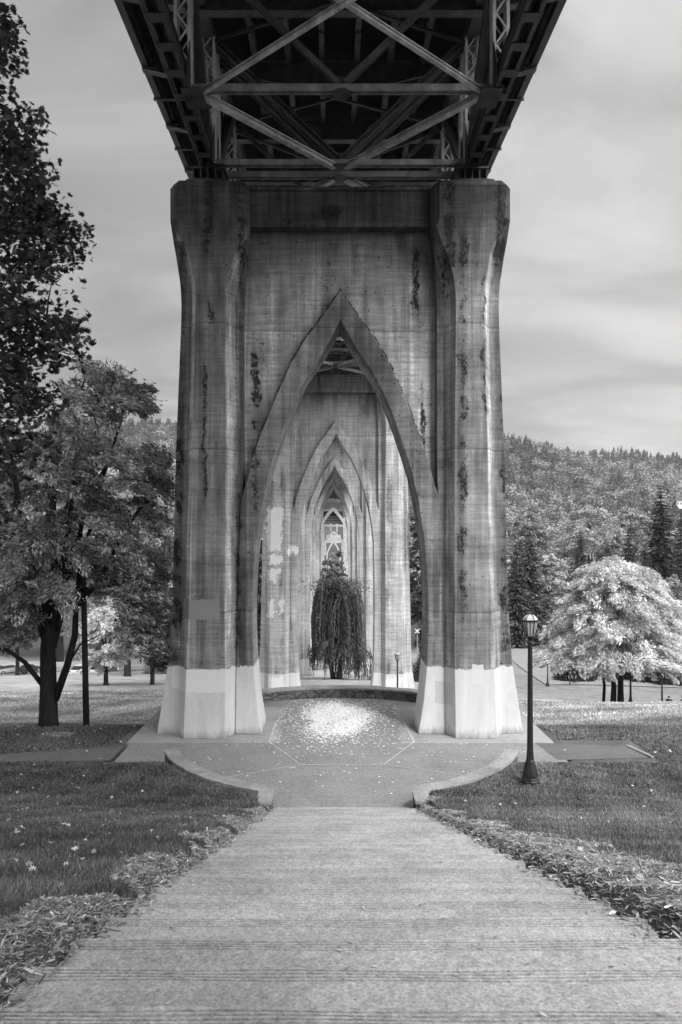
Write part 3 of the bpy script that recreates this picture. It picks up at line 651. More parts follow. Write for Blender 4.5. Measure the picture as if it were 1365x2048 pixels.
# moss and litter lying along the top of the near arch ring
C = []
for e in (-1, 1):
    for _ in range(3600):
        i = random.random()**.9*12; a = int(i); f = i-a
        p0, p1 = EXTR[a], EXTR[a+1]; px = p0[0]+(p1[0]-p0[0])*f; py = p0[1]+(p1[1]-p0[1])*f
        d = random.uniform(DB+.02, 1.0); x = lx(px, DB); z = lz(py, DB)
        dens = .5+.5*sin(i*5.1+e)+.3*sin(i*13)
        if random.random() > dens: continue
        C.append((AX+e*-x if e > 0 else AX+x, D1+d, z+random.uniform(0, .07)))
C = np.array(C); leaves('moss', C, rot_mats(len(C)), rng.uniform(.05, .15, len(C)), QUAD, M['moss'], tone=rng.uniform(.1, 1.3, len(C)))
tag(bpy.data.objects['moss'], 'dark moss and leaf litter along the shoulders of the near arch', 'moss', kind='stuff')

# ------------------------------------------------------------------ bridge spans
TX = 4.74; TH = 4.62; ND = [0.0, 4.65, 11.85, 19.05, 26.25, 30.9]
ZB = CZ+13.50                       # lower chord level over the first pier
def make_span():
    root = empty('bridge_span', (0, 0, 0)); st = M['steel']
    Y0, Y1 = .42, SP-.42
    for e in (-1, 1):
        x = e*TX
        mb = MB()
        for q in (-1, 1):
            mb.bar((x+q*.16, Y0-.2, 0), (x+q*.16, Y1+.2, 0), .04, .48); mb.bar((x+q*.19, Y0-.2, -.255), (x+q*.19, Y1+.2, -.255), .11, .03); mb.bar((x+q*.19, Y0-.2, .255), (x+q*.19, Y1+.2, .255), .11, .03)
        n = int((Y1-Y0)/1.05)
        for i in range(n+1): q = Y0+(Y1-Y0)*i/n; mb.box((x-.25, q-.16, -.30), (x+.25, q+.16, -.278))
        mb.box((x-.17, Y0, .20), (x+.17, Y1, .22))
        mb.build('lower_chord', st, root)
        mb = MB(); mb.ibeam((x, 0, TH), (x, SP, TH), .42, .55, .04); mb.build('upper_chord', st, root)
        for i, y in enumerate(ND):
            yy = min(max(y, Y0), Y1)
            mb = MB(); mb.lattice((x, yy, -.2), (x, yy, TH-.2), .50, .42, (0, 1, 0)); mb.build('lattice_post', M['steel_light'], root)
            g = MB()                        # riveted gusset plates at the panel point
            for q in (-1, 1):
                X = x+q*.225
                g.add([(X+q*.0, yy-.75, -.3), (X, yy+.75, -.3), (X, yy+.75, .25), (X, yy+.25, 1.25), (X, yy-.25, 1.25), (X, yy-.75, .25),
                       (X+q*.02, yy-.75, -.3), (X+q*.02, yy+.75, -.3), (X+q*.02, yy+.75, .25), (X+q*.02, yy+.25, 1.25), (X+q*.02, yy-.25, 1.25), (X+q*.02, yy-.75, .25)],
                      [(0, 1, 2, 3, 4, 5), (11, 10, 9, 8, 7, 6)]+[(j, (j+1) % 6, (j+1) % 6+6, j+6) for j in range(6)])
            g.box((min(x-e*.62, x), yy-.5, -.30), (max(x-e*.62, x), yy+.5, -.275)); g.build('gusset_plate', st, root)
        dg = [((Y0, 0), (4.65, TH)), ((4.65, TH), (8.25, 0)), ((8.25, 0), (11.85, TH)), ((11.85, TH), (15.45, 0)), ((15.45, 0), (19.05, TH)), ((19.05, TH), (22.65, 0)), ((22.65, 0), (26.25, TH)), ((26.25, TH), (Y1, 0))]
        for (ya, za), (yb, zb) in dg:
            mb = MB(); mb.ibeam((x, ya, za), (x, yb, zb), .36, .40, .03, (1, 0, 0)); mb.build('truss_diagonal', st, root)
        # edge girder, light brackets
        mb = MB(); X = e*7.66
        mb.ibeam((X, 0, TH+.62), (X, SP, TH+.62), .26, .62, .04)
        mb.build('edge_girder', st, root)
        mb = MB(); mb.ibeam((e*6.3, 0, TH+.58), (e*6.3, SP, TH+.58), .20, .40, .03); mb.ibeam((e*5.4, 0, TH+.6), (e*5.4, SP, TH+.6), .20, .36, .03); mb.build('sidewalk_stringer', st, root)
        mb = MB(); mb.tube([(e*6.75, 0, TH+.1), (e*6.75, SP, TH+.1)], [.13, .13], 10); mb.build('service_pipe', M['wire'], root)
    # floor beams with tapered brackets
    for i in range(8):
        y = 1.93+3.86*i; mb = MB()
        mb.ibeam((-TX, y, TH+.05), (TX, y, TH+.05), .34, .95, .04)
        for e in (-1, 1):
            for q in (-1, 1):
                mb.add([(e*TX, y+q*.012, TH-.42), (e*7.6, y+q*.012, TH+.22), (e*7.6, y+q*.012, TH+.5), (e*TX, y+q*.012, TH+.5)], [(0, 1, 2, 3)])
            mb.bar((e*TX, y, TH-.42), (e*7.75, y, TH+.22), .30, .03); mb.box((e*7.5-.28, y-.14, TH+.2), (e*7.5+.28, y+.14, TH+.26))
        mb.build('floor_beam', M['steel_mid'], root)
        if i < 7:
            for e in (-1, 1):
                mb = MB(); mb.bar((e*TX, y+1.93, TH+.3), (e*7.85, y+1.93, TH+.3), .12, .10); mb.build('bracket_strut', st, root)
    for x in (-3.3, -2.0, -.68, .68, 2.0, 3.3):
        mb = MB(); mb.ibeam((x, .1, TH+.60), (x, SP-.1, TH+.60), .20, .46, .03); mb.build('stringer', M['steel_mid'], root)
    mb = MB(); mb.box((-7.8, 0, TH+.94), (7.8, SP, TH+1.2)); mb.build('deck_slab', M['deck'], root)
    for e in (-1, 1):
        mb = MB(); mb.box((e*7.55-.08, 0, TH+2.1), (e*7.55+.08, SP, TH+2.2))
        for i in range(60): mb.box((e*7.55-.03, .2+i*.515, TH+1.2), (e*7.55+.03, .26+i*.515, TH+2.1))
        mb.build('railing', st, root)
    # lower laterals
    def strut(y, w=.20, h=.22): mb = MB(); mb.ibeam((-TX+.2, y, -.02), (TX-.2, y, -.02), w, h, .035, (0, 1, 0)); return mb
    for i, y in enumerate(ND):
        yy = min(max(y, Y0), Y1); mb = strut(yy); mb.build('lateral_strut', M['steel_strut'], root)
        g = MB(); g.lathe((0, yy, -.17), [(.30, 0), (.30, .02)], 8, .5); g.box((-.30, yy-.012, -.12), (.30, yy+.012, .36)); g.build('centre_gusset', st, root)
        thick = i in (0, 5)
        for e in (-1, 1):
            mb = MB()
            if thick:
                for q in (-1, 1): mb.bar((e*.12+q*.13, yy, .15+q*e*.0), (e*(TX-.2)+q*.13, yy, TH-.25), .03, .20, (0, 1, 0)); mb.bar((e*.12+q*.15, yy, .15), (e*(TX-.2)+q*.15, yy, TH-.25), .17, .03, (0, 1, 0), (0, .1))
            else: mb.ibeam((e*.1, yy, .15), (e*(TX-.2), yy, TH-.25), .16, .16, .025, (0, 1, 0))
            mb.build('sway_brace', M['steel_mid'], root)
    for (ya, yb) in ((4.65, 11.85), (11.85, 19.05), (19.05, 26.25)):
        for q, e in enumerate((-1, 1)):
            mb = MB(); zo = -.17-.02*0+q*.05
            mb.ibeam((-e*(TX-.45), ya, zo), (e*(TX-.45), yb, zo), .13, .14, .025, (0, 0, 1)); mb.build('lateral_brace', M['steel_light'], root)
    for (ya, yb) in ((4.65, Y0), (26.25, Y1)):
        for e in (-1, 1):
            mb = MB(); mb.ibeam((e*(TX-.45), ya, -.14), (e*.2, yb, -.14), .20, .20, .03, (0, 0, 1)); mb.build('lateral_brace', M['steel_light'], root)
    # upper laterals seen dark against the deck
    for (ya, yb) in ((0.5, 4.65), (4.65, 11.85), (11.85, 19.05), (19.05, 26.25), (26.25, 30.4)):
        for e in (-1, 1):
            mb = MB(); mb.ibeam((-e*(TX-.2), ya, TH-.55-.04*e), (e*(TX-.2), yb, TH-.35-.04*e), .10, .10, .02); mb.build('upper_lateral', st, root)
    for y in (.42, SP-.42):
        for e in (-1, 1):
            mb = MB(); x = e*TX
            mb.box((x-.62, y-.36, -.80), (x+.62, y+.36, -.74)); mb.box((x-.60, y-.34, -.36), (x+.60, y+.34, -.30))
            for j in range(5): X = x-.52+j*.26; mb.box((X-.02, y-.3, -.74), (X+.02, y+.3, -.36))
            mb.box((x-.75, y-.45, -.95), (x+.75, y+.45, -.80))
            mb.build('bearing_shoe', st, root)
    return root
proto = make_span(); ag = math.atan(GR); YB = D1+1.4
SPLAB = ['steel truss span overhead, nearest, resting on the near pier', 'second steel truss span, running from the near pier to the second pier', 'third steel truss span, seen through the top of the nearest arch', 'fourth truss span, beyond the third pier', 'fifth truss span, beyond the fourth pier', 'rearmost truss span, directly over the top of the steps']
for k in (0, 1, 2, 3, 4, -1):
    o = proto if k == 0 else copy_tree(proto)
    o.location = (AX, YB+SP*(k-1), ZB+GR*SP*(k-1)); o.rotation_euler = (ag, 0, 0)
    tag(o, SPLAB[k], 'bridge span', 'steel truss spans of the viaduct')

# ------------------------------------------------------------------ far gothic portal and towers
def gothic_ring(mb, hw, zs, za, w, y0, y1, zb, out_extra=0):
    """pointed arch band: half width hw, springing zs, apex za, band w, legs down to zb"""
    I = []
    for i in range(11):
        t = i/10; x = hw*(1-t); z = zs+(za-zs)*(1-(1-t)**1.55 if False else sin(t*pi/2*.92)/sin(pi/2*.92)*.35+t*.65)
        I.append((x, z))
    I = [(hw, zb)]+I; O = [(hw+w, zb)]+[(x+w*(1 if x > .01 else 0)*(.9+.1*x/hw) if i < 11 else 0, z+w*1.1*(1-x/hw)) for i, (x, z) in enumerate(I[1:])]
    O[-1] = (0, I[-1][1]+w*1.5)
    L = [(-x, z) for x, z in I]; LO = [(-x, z) for x, z in O]
    II = L+I[::-1][1:]; OO = LO+O[::-1][1:]
    mb.loft([[(i[0], y0, i[1]), (o[0], y0, o[1]), (o[0], y1, o[1]), (i[0], y1, i[1])] for i, o in zip(II, OO)])
Yp = 205.0; zp = lambda py, Y: CZ+(HY-py)/F*Y
root = empty('gothic_portal', (AX, Yp, -20), label='small white pointed portal nested behind the fifth arch', cat='bridge portal')
mb = MB(); gothic_ring(mb, 3.0, zp(1047, Yp)+20, zp(1022, Yp)+20, .75, 0, 2.5, 0); mb.build('portal_arch', M['steel_pale'], root)
mb = MB()
for e in (-1, 1): mb.box((e*4.2-.45 if e > 0 else -4.65, .5, 0), (4.65 if e > 0 else -3.75, 2, 31))
mb.box((-3.7, .6, zp(1018, Yp)+20), (3.7, 2, zp(1018, Yp)+22)); mb.build('portal_frame', MP[2], root)
Yt = 300.0
def tower(Y, lab, sc=1.0):
    root = empty('bridge_tower', (AX+.4, Y, -26), label=lab, cat='bridge tower', group='white steel towers seen through the nested arches')
    Z = lambda py: CZ+(HY-py)/F*Yt+26
    mb = MB()
    for e in (-1, 1): mb.box((e*4.6-.45, 0, 0), (e*4.6+.45, 2.2, Z(1035)*sc)); 
    mb.build('tower_leg', M['steel_pale'], root)
    mb = MB(); mb.box((-4.1, .2, Z(1053)), (4.1, 1.6, Z(1049.5)))
    for e in (-1, 1): mb.box((e*1.35-.3, .3, Z(1064)), (e*1.35+.3, 1.5, Z(1036)))
    mb.box((-4.1, .2, Z(1038)), (4.1, 1.6, Z(1036))); mb.build('cross_frame', M['steel_pale'], root)
    mb = MB(); gothic_ring(mb, 3.35, Z(1082), Z(1067), .75, .4, 1.8, Z(1110)); mb.build('tower_arch', M['steel_pale'], root)
    return root
tower(Yt, 'nearer white lattice tower with pointed arch seen through the nested arches')
root = empty('bridge_tower', (AX+.4, 345, -26), label='farther small pointed white arch seen inside the nearer tower', cat='bridge tower', group='white steel towers seen through the nested arches')
Z = lambda py: CZ+(HY-py)/F*345+26
mb = MB(); gothic_ring(mb, 2.9, Z(1106), Z(1086), .8, 0, 2, 0); mb.build('tower_arch', M['steel_pale'], root)
mb = MB(); mb.box((-3.7, .3, Z(1086)), (3.7, 1.4, Z(1070))); mb.build('web_panel', M['steel_pale'], root)
root = empty('bridge_deck', (AX, YB+SP*4, ZB+GR*SP*4), label='dark deck girders carrying on past the fifth pier', cat='bridge deck'); root.rotation_euler = (ag, 0, 0)
mb = MB(); mb.box((-7.7, 0, TH+.9), (7.7, 230, TH+1.3)); mb.build('deck_slab', M['deck'], root)
mb = MB()
for e in (-1, 1): mb.box((e*4.5-.3, 0, 0), (e*4.5+.3, 230, .6)); mb.box((e*4.5-.3, 0, TH), (e*4.5+.3, 230, TH+.6))
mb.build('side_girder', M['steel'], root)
mb = MB()
for i in range(46): mb.box((-4.2, 5*i, TH-.3), (4.2, 5*i+.3, TH+.6)); mb.box((-4.2, 5*i, .1), (4.2, 5*i+.2, .4))
mb.build('cross_girder', M['steel'], root)

portal = bpy.data.objects['gothic_portal']; zq = lambda py: CZ+(HY-py)/F*Yp+20
mb = MB(); mb.box((-3.0, 2.6, zq(1047)), (3.0, 2.8, zq(1022))); mb.build('tympanum_screen', M['steel'], portal)
mb = MB()
for i in range(5): mb.box((-2.9, 2.45, zq(1046-i*3.2)), (2.9, 2.56, zq(1044.8-i*3.2)))
mb.build('screen_slats', M['steel_light'], portal)
# ------------------------------------------------------------------ lamps, pole, wires, sign
def make_lamp():
    root = empty('street_lamp', (0, 0, 0)); im = M['lampmetal']
    mb = MB(); mb.lathe((0, 0, 0), [(.245, 0), (.245, .16), (.225, .18), (.225, .22), (.19, .24), (.20, .27), (.175, .42), (.125, .60), (.118, .63), (.128, .645), (.112, .66), (.12, .675), (.10, .70)], 8, .5)
    for k in range(8):
        a = 2*pi*(k+.0)/8; mb.bar((.205*cos(a), .205*sin(a), .28), (.13*cos(a), .13*sin(a), .58), .05, .012, (cos(a), sin(a), 0))
    mb.build('lamp_base', im, root, bevel=.006)
    mb = MB(); prof_ = [(.098, .70), (.080, 1.0), (.075, 1.6), (.065, 2.8), (.058, 3.78), (.075, 3.80), (.062, 3.84), (.05, 3.87)]
    n = 24; b = 0
    for r, z in prof_:
        for k in range(n):
            rr = r*(1-.10*(k % 2)); a = 2*pi*k/n; mb.v.append((rr*cos(a), rr*sin(a), z))
    for i in range(len(prof_)-1):
        for k in range(n): mb.f.append((i*n+k, i*n+(k+1) % n, (i+1)*n+(k+1) % n, (i+1)*n+k))
    mb.build('lamp_post', im, root)
    mb = MB(); mb.lathe((0, 0, 3.85), [(.05, 0), (.085, .04), (.145, .10), (.15, .13), (.12, .14)], 6, .5); mb.build('lantern_cup', im, root, bevel=.004)
    gl = MB(); gl.lathe((0, 0, 3.99), [(.122, 0), (.196, .37)], 6, .5); gl.build('lantern_glass', M['lampglass'], root)
    fr = MB()
    for k in range(6):
        for sub, w in ((0.5, .022),):
            a = 2*pi*(k+sub)/6; fr.bar((.128*cos(a), .128*sin(a), 3.98), (.204*cos(a), .204*sin(a), 4.37), w, .018, (cos(a), sin(a), 0))
        a = 2*pi*(k+1.0)/6; fr.bar((.112*cos(a), .112*sin(a), 3.98), (.178*cos(a), .178*sin(a), 4.37), .012, .012, (cos(a), sin(a), 0))
    fr.lathe((0, 0, 4.36), [(.19, 0), (.225, .015), (.225, .04), (.19, .045)], 6, .5); fr.build('lantern_frame', im, root)
    rf = MB(); rf.lathe((0, 0, 4.41), [(.205, 0), (.17, .06), (.11, .115), (.05, .14)], 6, .5); rf.build('lantern_roof', M['lampglass'], root)
    rb = MB()
    for k in range(6):
        a = 2*pi*(k+.5)/6; c_, s_ = cos(a), sin(a)
        rb.tube([(.215*c_, .215*s_, 4.41), (.178*c_, .178*s_, 4.475), (.116*c_, .116*s_, 4.53), (.04*c_, .04*s_, 4.56)], [.009]*4, 5)
    rb.lathe((0, 0, 4.54), [(.05, 0), (.03, .02), (.02, .035), (.028, .055), (.012, .08), (.004, .12)], 8); rb.build('finial', im, root)
    return root
lamp = make_lamp()
for i, (px, Y, bz, lab) in enumerate(((1061, 18.1, None, 'black street lamp with frosted lantern standing on the near right lawn beside the plaza'),
        (1262, 53.2, -6.35, 'black street lamp just right of the pale tree trunks'),
        (1096, 85.0, None, 'distant street lamp with its lantern hidden in the left edge of the pale tree'),
        (795.5, 52.0, -6.4, 'small black street lamp rising behind the curved back wall'),
        (1325, 60.0, -8.6, 'dark lamp post under the right side of the pale tree'))):
    o = lamp if i == 0 else copy_tree(lamp); X = (px-VPX)/F*Y
    o.location = (X, Y, tz(X, Y)-.03 if bz is None else bz); o.rotation_euler = (0, 0, .3+i)
    tag(o, lab, 'street lamp', 'black park lamps')

pY = 26.9; pX = (173-VPX)/F*pY; pz = tz(pX, pY)
root = empty('utility_pole', (pX, pY, pz-.1), label='tall dark wooden utility pole beside the thick left tree trunk', cat='utility pole')
mb = MB(); mb.tube([(0, 0, 0), (-.08, 0, 4), (-.14, 0, 7.6)], [.125, .11, .095], 12); mb.build('pole', M['wood'], root, smooth=True)
mb = MB(); mb.tube([(-.13, 0, 7.0), (.0, -.3, 7.25), (.0, -.5, 7.3)], [.03, .03, .03], 6); mb.build('lamp_arm', M['wire'], root)
mb = MB(); mb.lathe((0, -.62, 7.1), [(.05, 0), (.14, .05), (.15, .2), (.06, .3)], 10); mb.build('lamp_head', M['lampglass'], root)
def wire(name, pts, sag, r, lab, n=14, grp=None):
    a, b = Vector(pts[0]), Vector(pts[1]); P = [a+(b-a)*(i/n)-Vector((0, 0, sag*4*(i/n)*(1-i/n))) for i in range(n+1)]
    mb = MB(); mb.tube(P, [r]*(n+1), 5); o = mb.build(name, M['wire']); tag(o, lab, 'wire', grp)
wire('overhead_wire', (at(-60, 1160, 27), at(170, 1190, 26.9)), .15, .016, 'black wire running left from the utility pole, upper', grp='overhead wires')
wire('overhead_wire', (at(-60, 1168, 27), at(170, 1193, 26.9)), .25, .016, 'black wire running left from the utility pole, lower', grp='overhead wires')
for j, py in enumerate((1192, 1197)):
    o = wire('overhead_wire', (at(1000, py, 100), at(1400, py+1, 100)), .1, .045, ('upper', 'lower')[j]+' thin wire crossing in front of the dark conifers at right', grp='overhead wires')

# railway crossbuck sign seen in the gap right of the second pier
sX, sY = (835-VPX)/F*88, 88.0
root = empty('crossing_sign', (sX, sY, tz(sX, sY)), label='white crossbuck railway sign in the gap beside the second pier', cat='sign')
hz = CZ+(HY-1262)/F*sY-tz(sX, sY)
mb = MB(); mb.tube([(0, 0, 0), (0, 0, hz+.2)], [.05, .05], 8); mb.build('sign_post', M['capstone'], root)
for q, e in enumerate((-1, 1)):
    mb = MB(); mb.bar((-.27*e, -.09-q*.03, hz-.27), (.27*e, -.09-q*.03, hz+.27), .02, .12, (0, 0, 1)); mb.build('cross_board', M['white'], root)

# ------------------------------------------------------------------ cars
def make_car(paint, name, lab, loc, rz):
    root = empty(name, loc, rz, label=lab, cat='car', group='cars parked at the bottom of the lawn')
    mb = MB(); L = 4.5
    side = [(-2.2, .35, .78), (-2.25, .55, .86), (-2.1, .88, .86), (-1.2, .95, .88), (0, .93, .9), (1.1, .92, .9), (2.0, .85, .86), (2.25, .6, .84), (2.2, .35, .78)]
    rings = []
    for x, zt, w in side: rings.append([(x, -w, .28), (x, w, .28), (x, w+.02, zt*.7), (x, w-.06, zt), (x, -w+.06, zt), (x, -w-.02, zt*.7)])
    mb.loft(rings); mb.build('body', paint, root, bevel=.03)
    mb = MB(); mb.loft([[(-1.95, -.72, .90), (-1.95, .72, .90), (-1.95, .70, .93), (-1.95, -.70, .93)], [(-1.2, -.72, .93), (-1.2, .72, .93), (-1.15, .62, 1.36), (-1.15, -.62, 1.36)],
                        [(.2, -.74, .93), (.2, .74, .93), (.2, .62, 1.44), (.2, -.62, 1.44)], [(1.25, -.74, .92), (1.25, .74, .92), (1.2, .70, .95), (1.2, -.70, .95)]])
    mb.build('cabin_glass', M['glassdark'], root)
    mb = MB(); mb.box((-1.1, -.63, 1.36), (.35, .63, 1.47)); mb.build('car_roof', paint, root, bevel=.04)
    for x in (-1.4, 1.4):
        for e in (-1, 1):
            mb = MB(); mb.tube([(x, e*.92, .32), (x, e*.70, .32)], [.32, .32], 16); w = mb.build('wheel', M['rubber'], root)
            mb = MB(); mb.tube([(x, e*.935, .32), (x, e*.9, .32)], [.19, .19], 12); mb.build('rim', M['chrome'], w)
    for e in (-1, 1):
        mb = MB(); mb.box((-2.27, e*.68-.14, .62), (-2.18, e*.68+.14, .78)); mb.build('tail_lamp', M['red'], root)
        mb = MB(); mb.box((2.18, e*.64-.16, .55), (2.27, e*.64+.16, .70)); mb.build('headlight', M['lampglass'], root)
    mb = MB(); mb.box((-2.285, -.24, .45), (-2.26, .24, .57)); mb.build('number_plate', M['chrome'], root)
for px, Y, p, nm, lab, rz in ((17, 113, M['carwhite'], 'parked_car', 'white parked sedan at the far left edge of the lawn', radians(55)), (57, 113, M['cardark'], 'parked_car', 'dark parked car just right of the white sedan', radians(80)),
                              (162, 114, M['carwhite'], 'parked_car', 'white car half hidden behind the low leaves of the bright round tree', radians(80)), (200, 114.5, M['carwhite'], 'parked_car', 'white car parked to the right of the utility pole, behind leaves', radians(78))):
    X = (px-VPX)/F*Y; make_car(p, nm, lab, (X, Y, tz(X, Y)+.02), rz)

# ------------------------------------------------------------------ people
def person(loc, rz, lab, top, legs, walk=.12, cap=False):
    root = empty('person', loc, rz, label=lab, cat='person', group='people on the lawn')
    J = {'pel': (0, 0, .95), 'wai': (0, .0, 1.12), 'che': (0, 0, 1.32), 'nec': (0, 0, 1.50), 'hd0': (0, -.015, 1.60), 'hd1': (0, -.02, 1.70), 'hd2': (0, 0, 1.76),
         'hl': (-.10, 0, .92), 'kl': (-.11, -walk, .50), 'al': (-.11, -walk*.6, .09), 'tl': (-.12, -walk*.6-.16, .04),
         'hr': (.10, 0, .92), 'kr': (.11, walk*.4, .50), 'ar': (.11, walk*1.2, .10), 'tr': (.12, walk*1.2-.16, .04),
         'sl': (-.19, 0, 1.42), 'el': (-.25, .03, 1.13), 'wl': (-.24, -.08, .90), 'fl': (-.23, -.11, .80), 'sr': (.19, 0, 1.42), 'er': (.25, .02, 1.13), 'wr': (.24, -.1, .90), 'fr': (.23, -.12, .80)}
    R = {'pel': .15, 'wai': .14, 'che': .16, 'nec': .06, 'hd0': .085, 'hd1': .10, 'hd2': .06, 'hl': .10, 'kl': .062, 'al': .042, 'tl': .035, 'hr': .10, 'kr': .062, 'ar': .042, 'tr': .035,
         'sl': .07, 'el': .045, 'wl': .03, 'fl': .03, 'sr': .07, 'er': .045, 'wr': .03, 'fr': .03}
    ks = list(J); E = [('pel', 'wai'), ('wai', 'che'), ('che', 'nec'), ('nec', 'hd0'), ('hd0', 'hd1'), ('hd1', 'hd2'), ('pel', 'hl'), ('hl', 'kl'), ('kl', 'al'), ('al', 'tl'), ('pel', 'hr'), ('hr', 'kr'), ('kr', 'ar'), ('ar', 'tr'),
                       ('che', 'sl'), ('sl', 'el'), ('el', 'wl'), ('wl', 'fl'), ('che', 'sr'), ('sr', 'er'), ('er', 'wr'), ('wr', 'fr')]
    me = bpy.data.meshes.new('body'); me.from_pydata([J[k] for k in ks], [(ks.index(a), ks.index(b)) for a, b in E], [])
    o = bpy.data.objects.new('body', me); COL.objects.link(o); o.modifiers.new('skin', 'SKIN')
    for i, k in enumerate(ks):
        sv = me.skin_vertices[0].data[i] if len(me.skin_vertices) else None
        if sv is None: break
        r = R[k]; sv.radius = (r*(1.15 if k in ('che', 'wai', 'pel') else 1), r*.8 if k in ('che', 'wai') else r); sv.use_root = (k == 'pel')
    ss = o.modifiers.new('sub', 'SUBSURF'); ss.levels = 1; ss.render_levels = 1
    dg = bpy.context.evaluated_depsgraph_get(); nm = bpy.data.meshes.new_from_object(o.evaluated_get(dg)); bpy.data.objects.remove(o)
    nm.materials.clear()
    for m in (M['skin'], top, legs, M['rubber']): nm.materials.append(m)
    for p in nm.polygons:
        c = p.center; z = c.z; p.use_smooth = True
        p.material_index = 3 if z < .09 else 2 if z < .98 and abs(c.x) < .21 else 0 if z > 1.5 or (abs(c.x) > .2 and z < 1.2) else 1
    b = bpy.data.objects.new('body', nm); COL.objects.link(b); b.parent = root
    h = MB(); h.lathe((0, .012, 1.655), [(.085, -.02), (.105, .03), (.10, .08), (.06, .12), (.015, .135)], 12); h.build('cap' if cap else 'hair', M['cloth_grey'] if cap else M['hair'], root, smooth=True)
    f = MB(); f.lathe((0, -.115, 1.635), [(.012, -.02), (.018, 0), (.006, .035)], 6)
    for e in (-1, 1): f.lathe((e*.035, -.10, 1.67), [(.006, -.006), (.012, 0), (.006, .006)], 6)
    f.build('face', M['skin'], root)
    return root
for px, Y, dz, rz, lab, top, legs, cap in ((1339, 60, None, 2.8, 'person in a black shirt walking at the right edge, seen from behind', M['cloth_black'], M['cloth_black'], True),
        (1366, 60, None, -2.6, 'person in black cut off by the right edge of the photo', M['cloth_black'], M['cloth_grey'], False),
        (1141, 86, None, .4, 'left one of two dark-clothed people under the pale tree', M['cloth_black'], M['cloth_black'], False),
        (1150, 86.3, None, -1.2, 'right one of two dark-clothed people under the pale tree', M['cloth_black'], M['cloth_black'], False)):
    X = (px-VPX)/F*Y; person((X, Y, tz(X, Y)), rz, lab, top, legs, cap=cap)

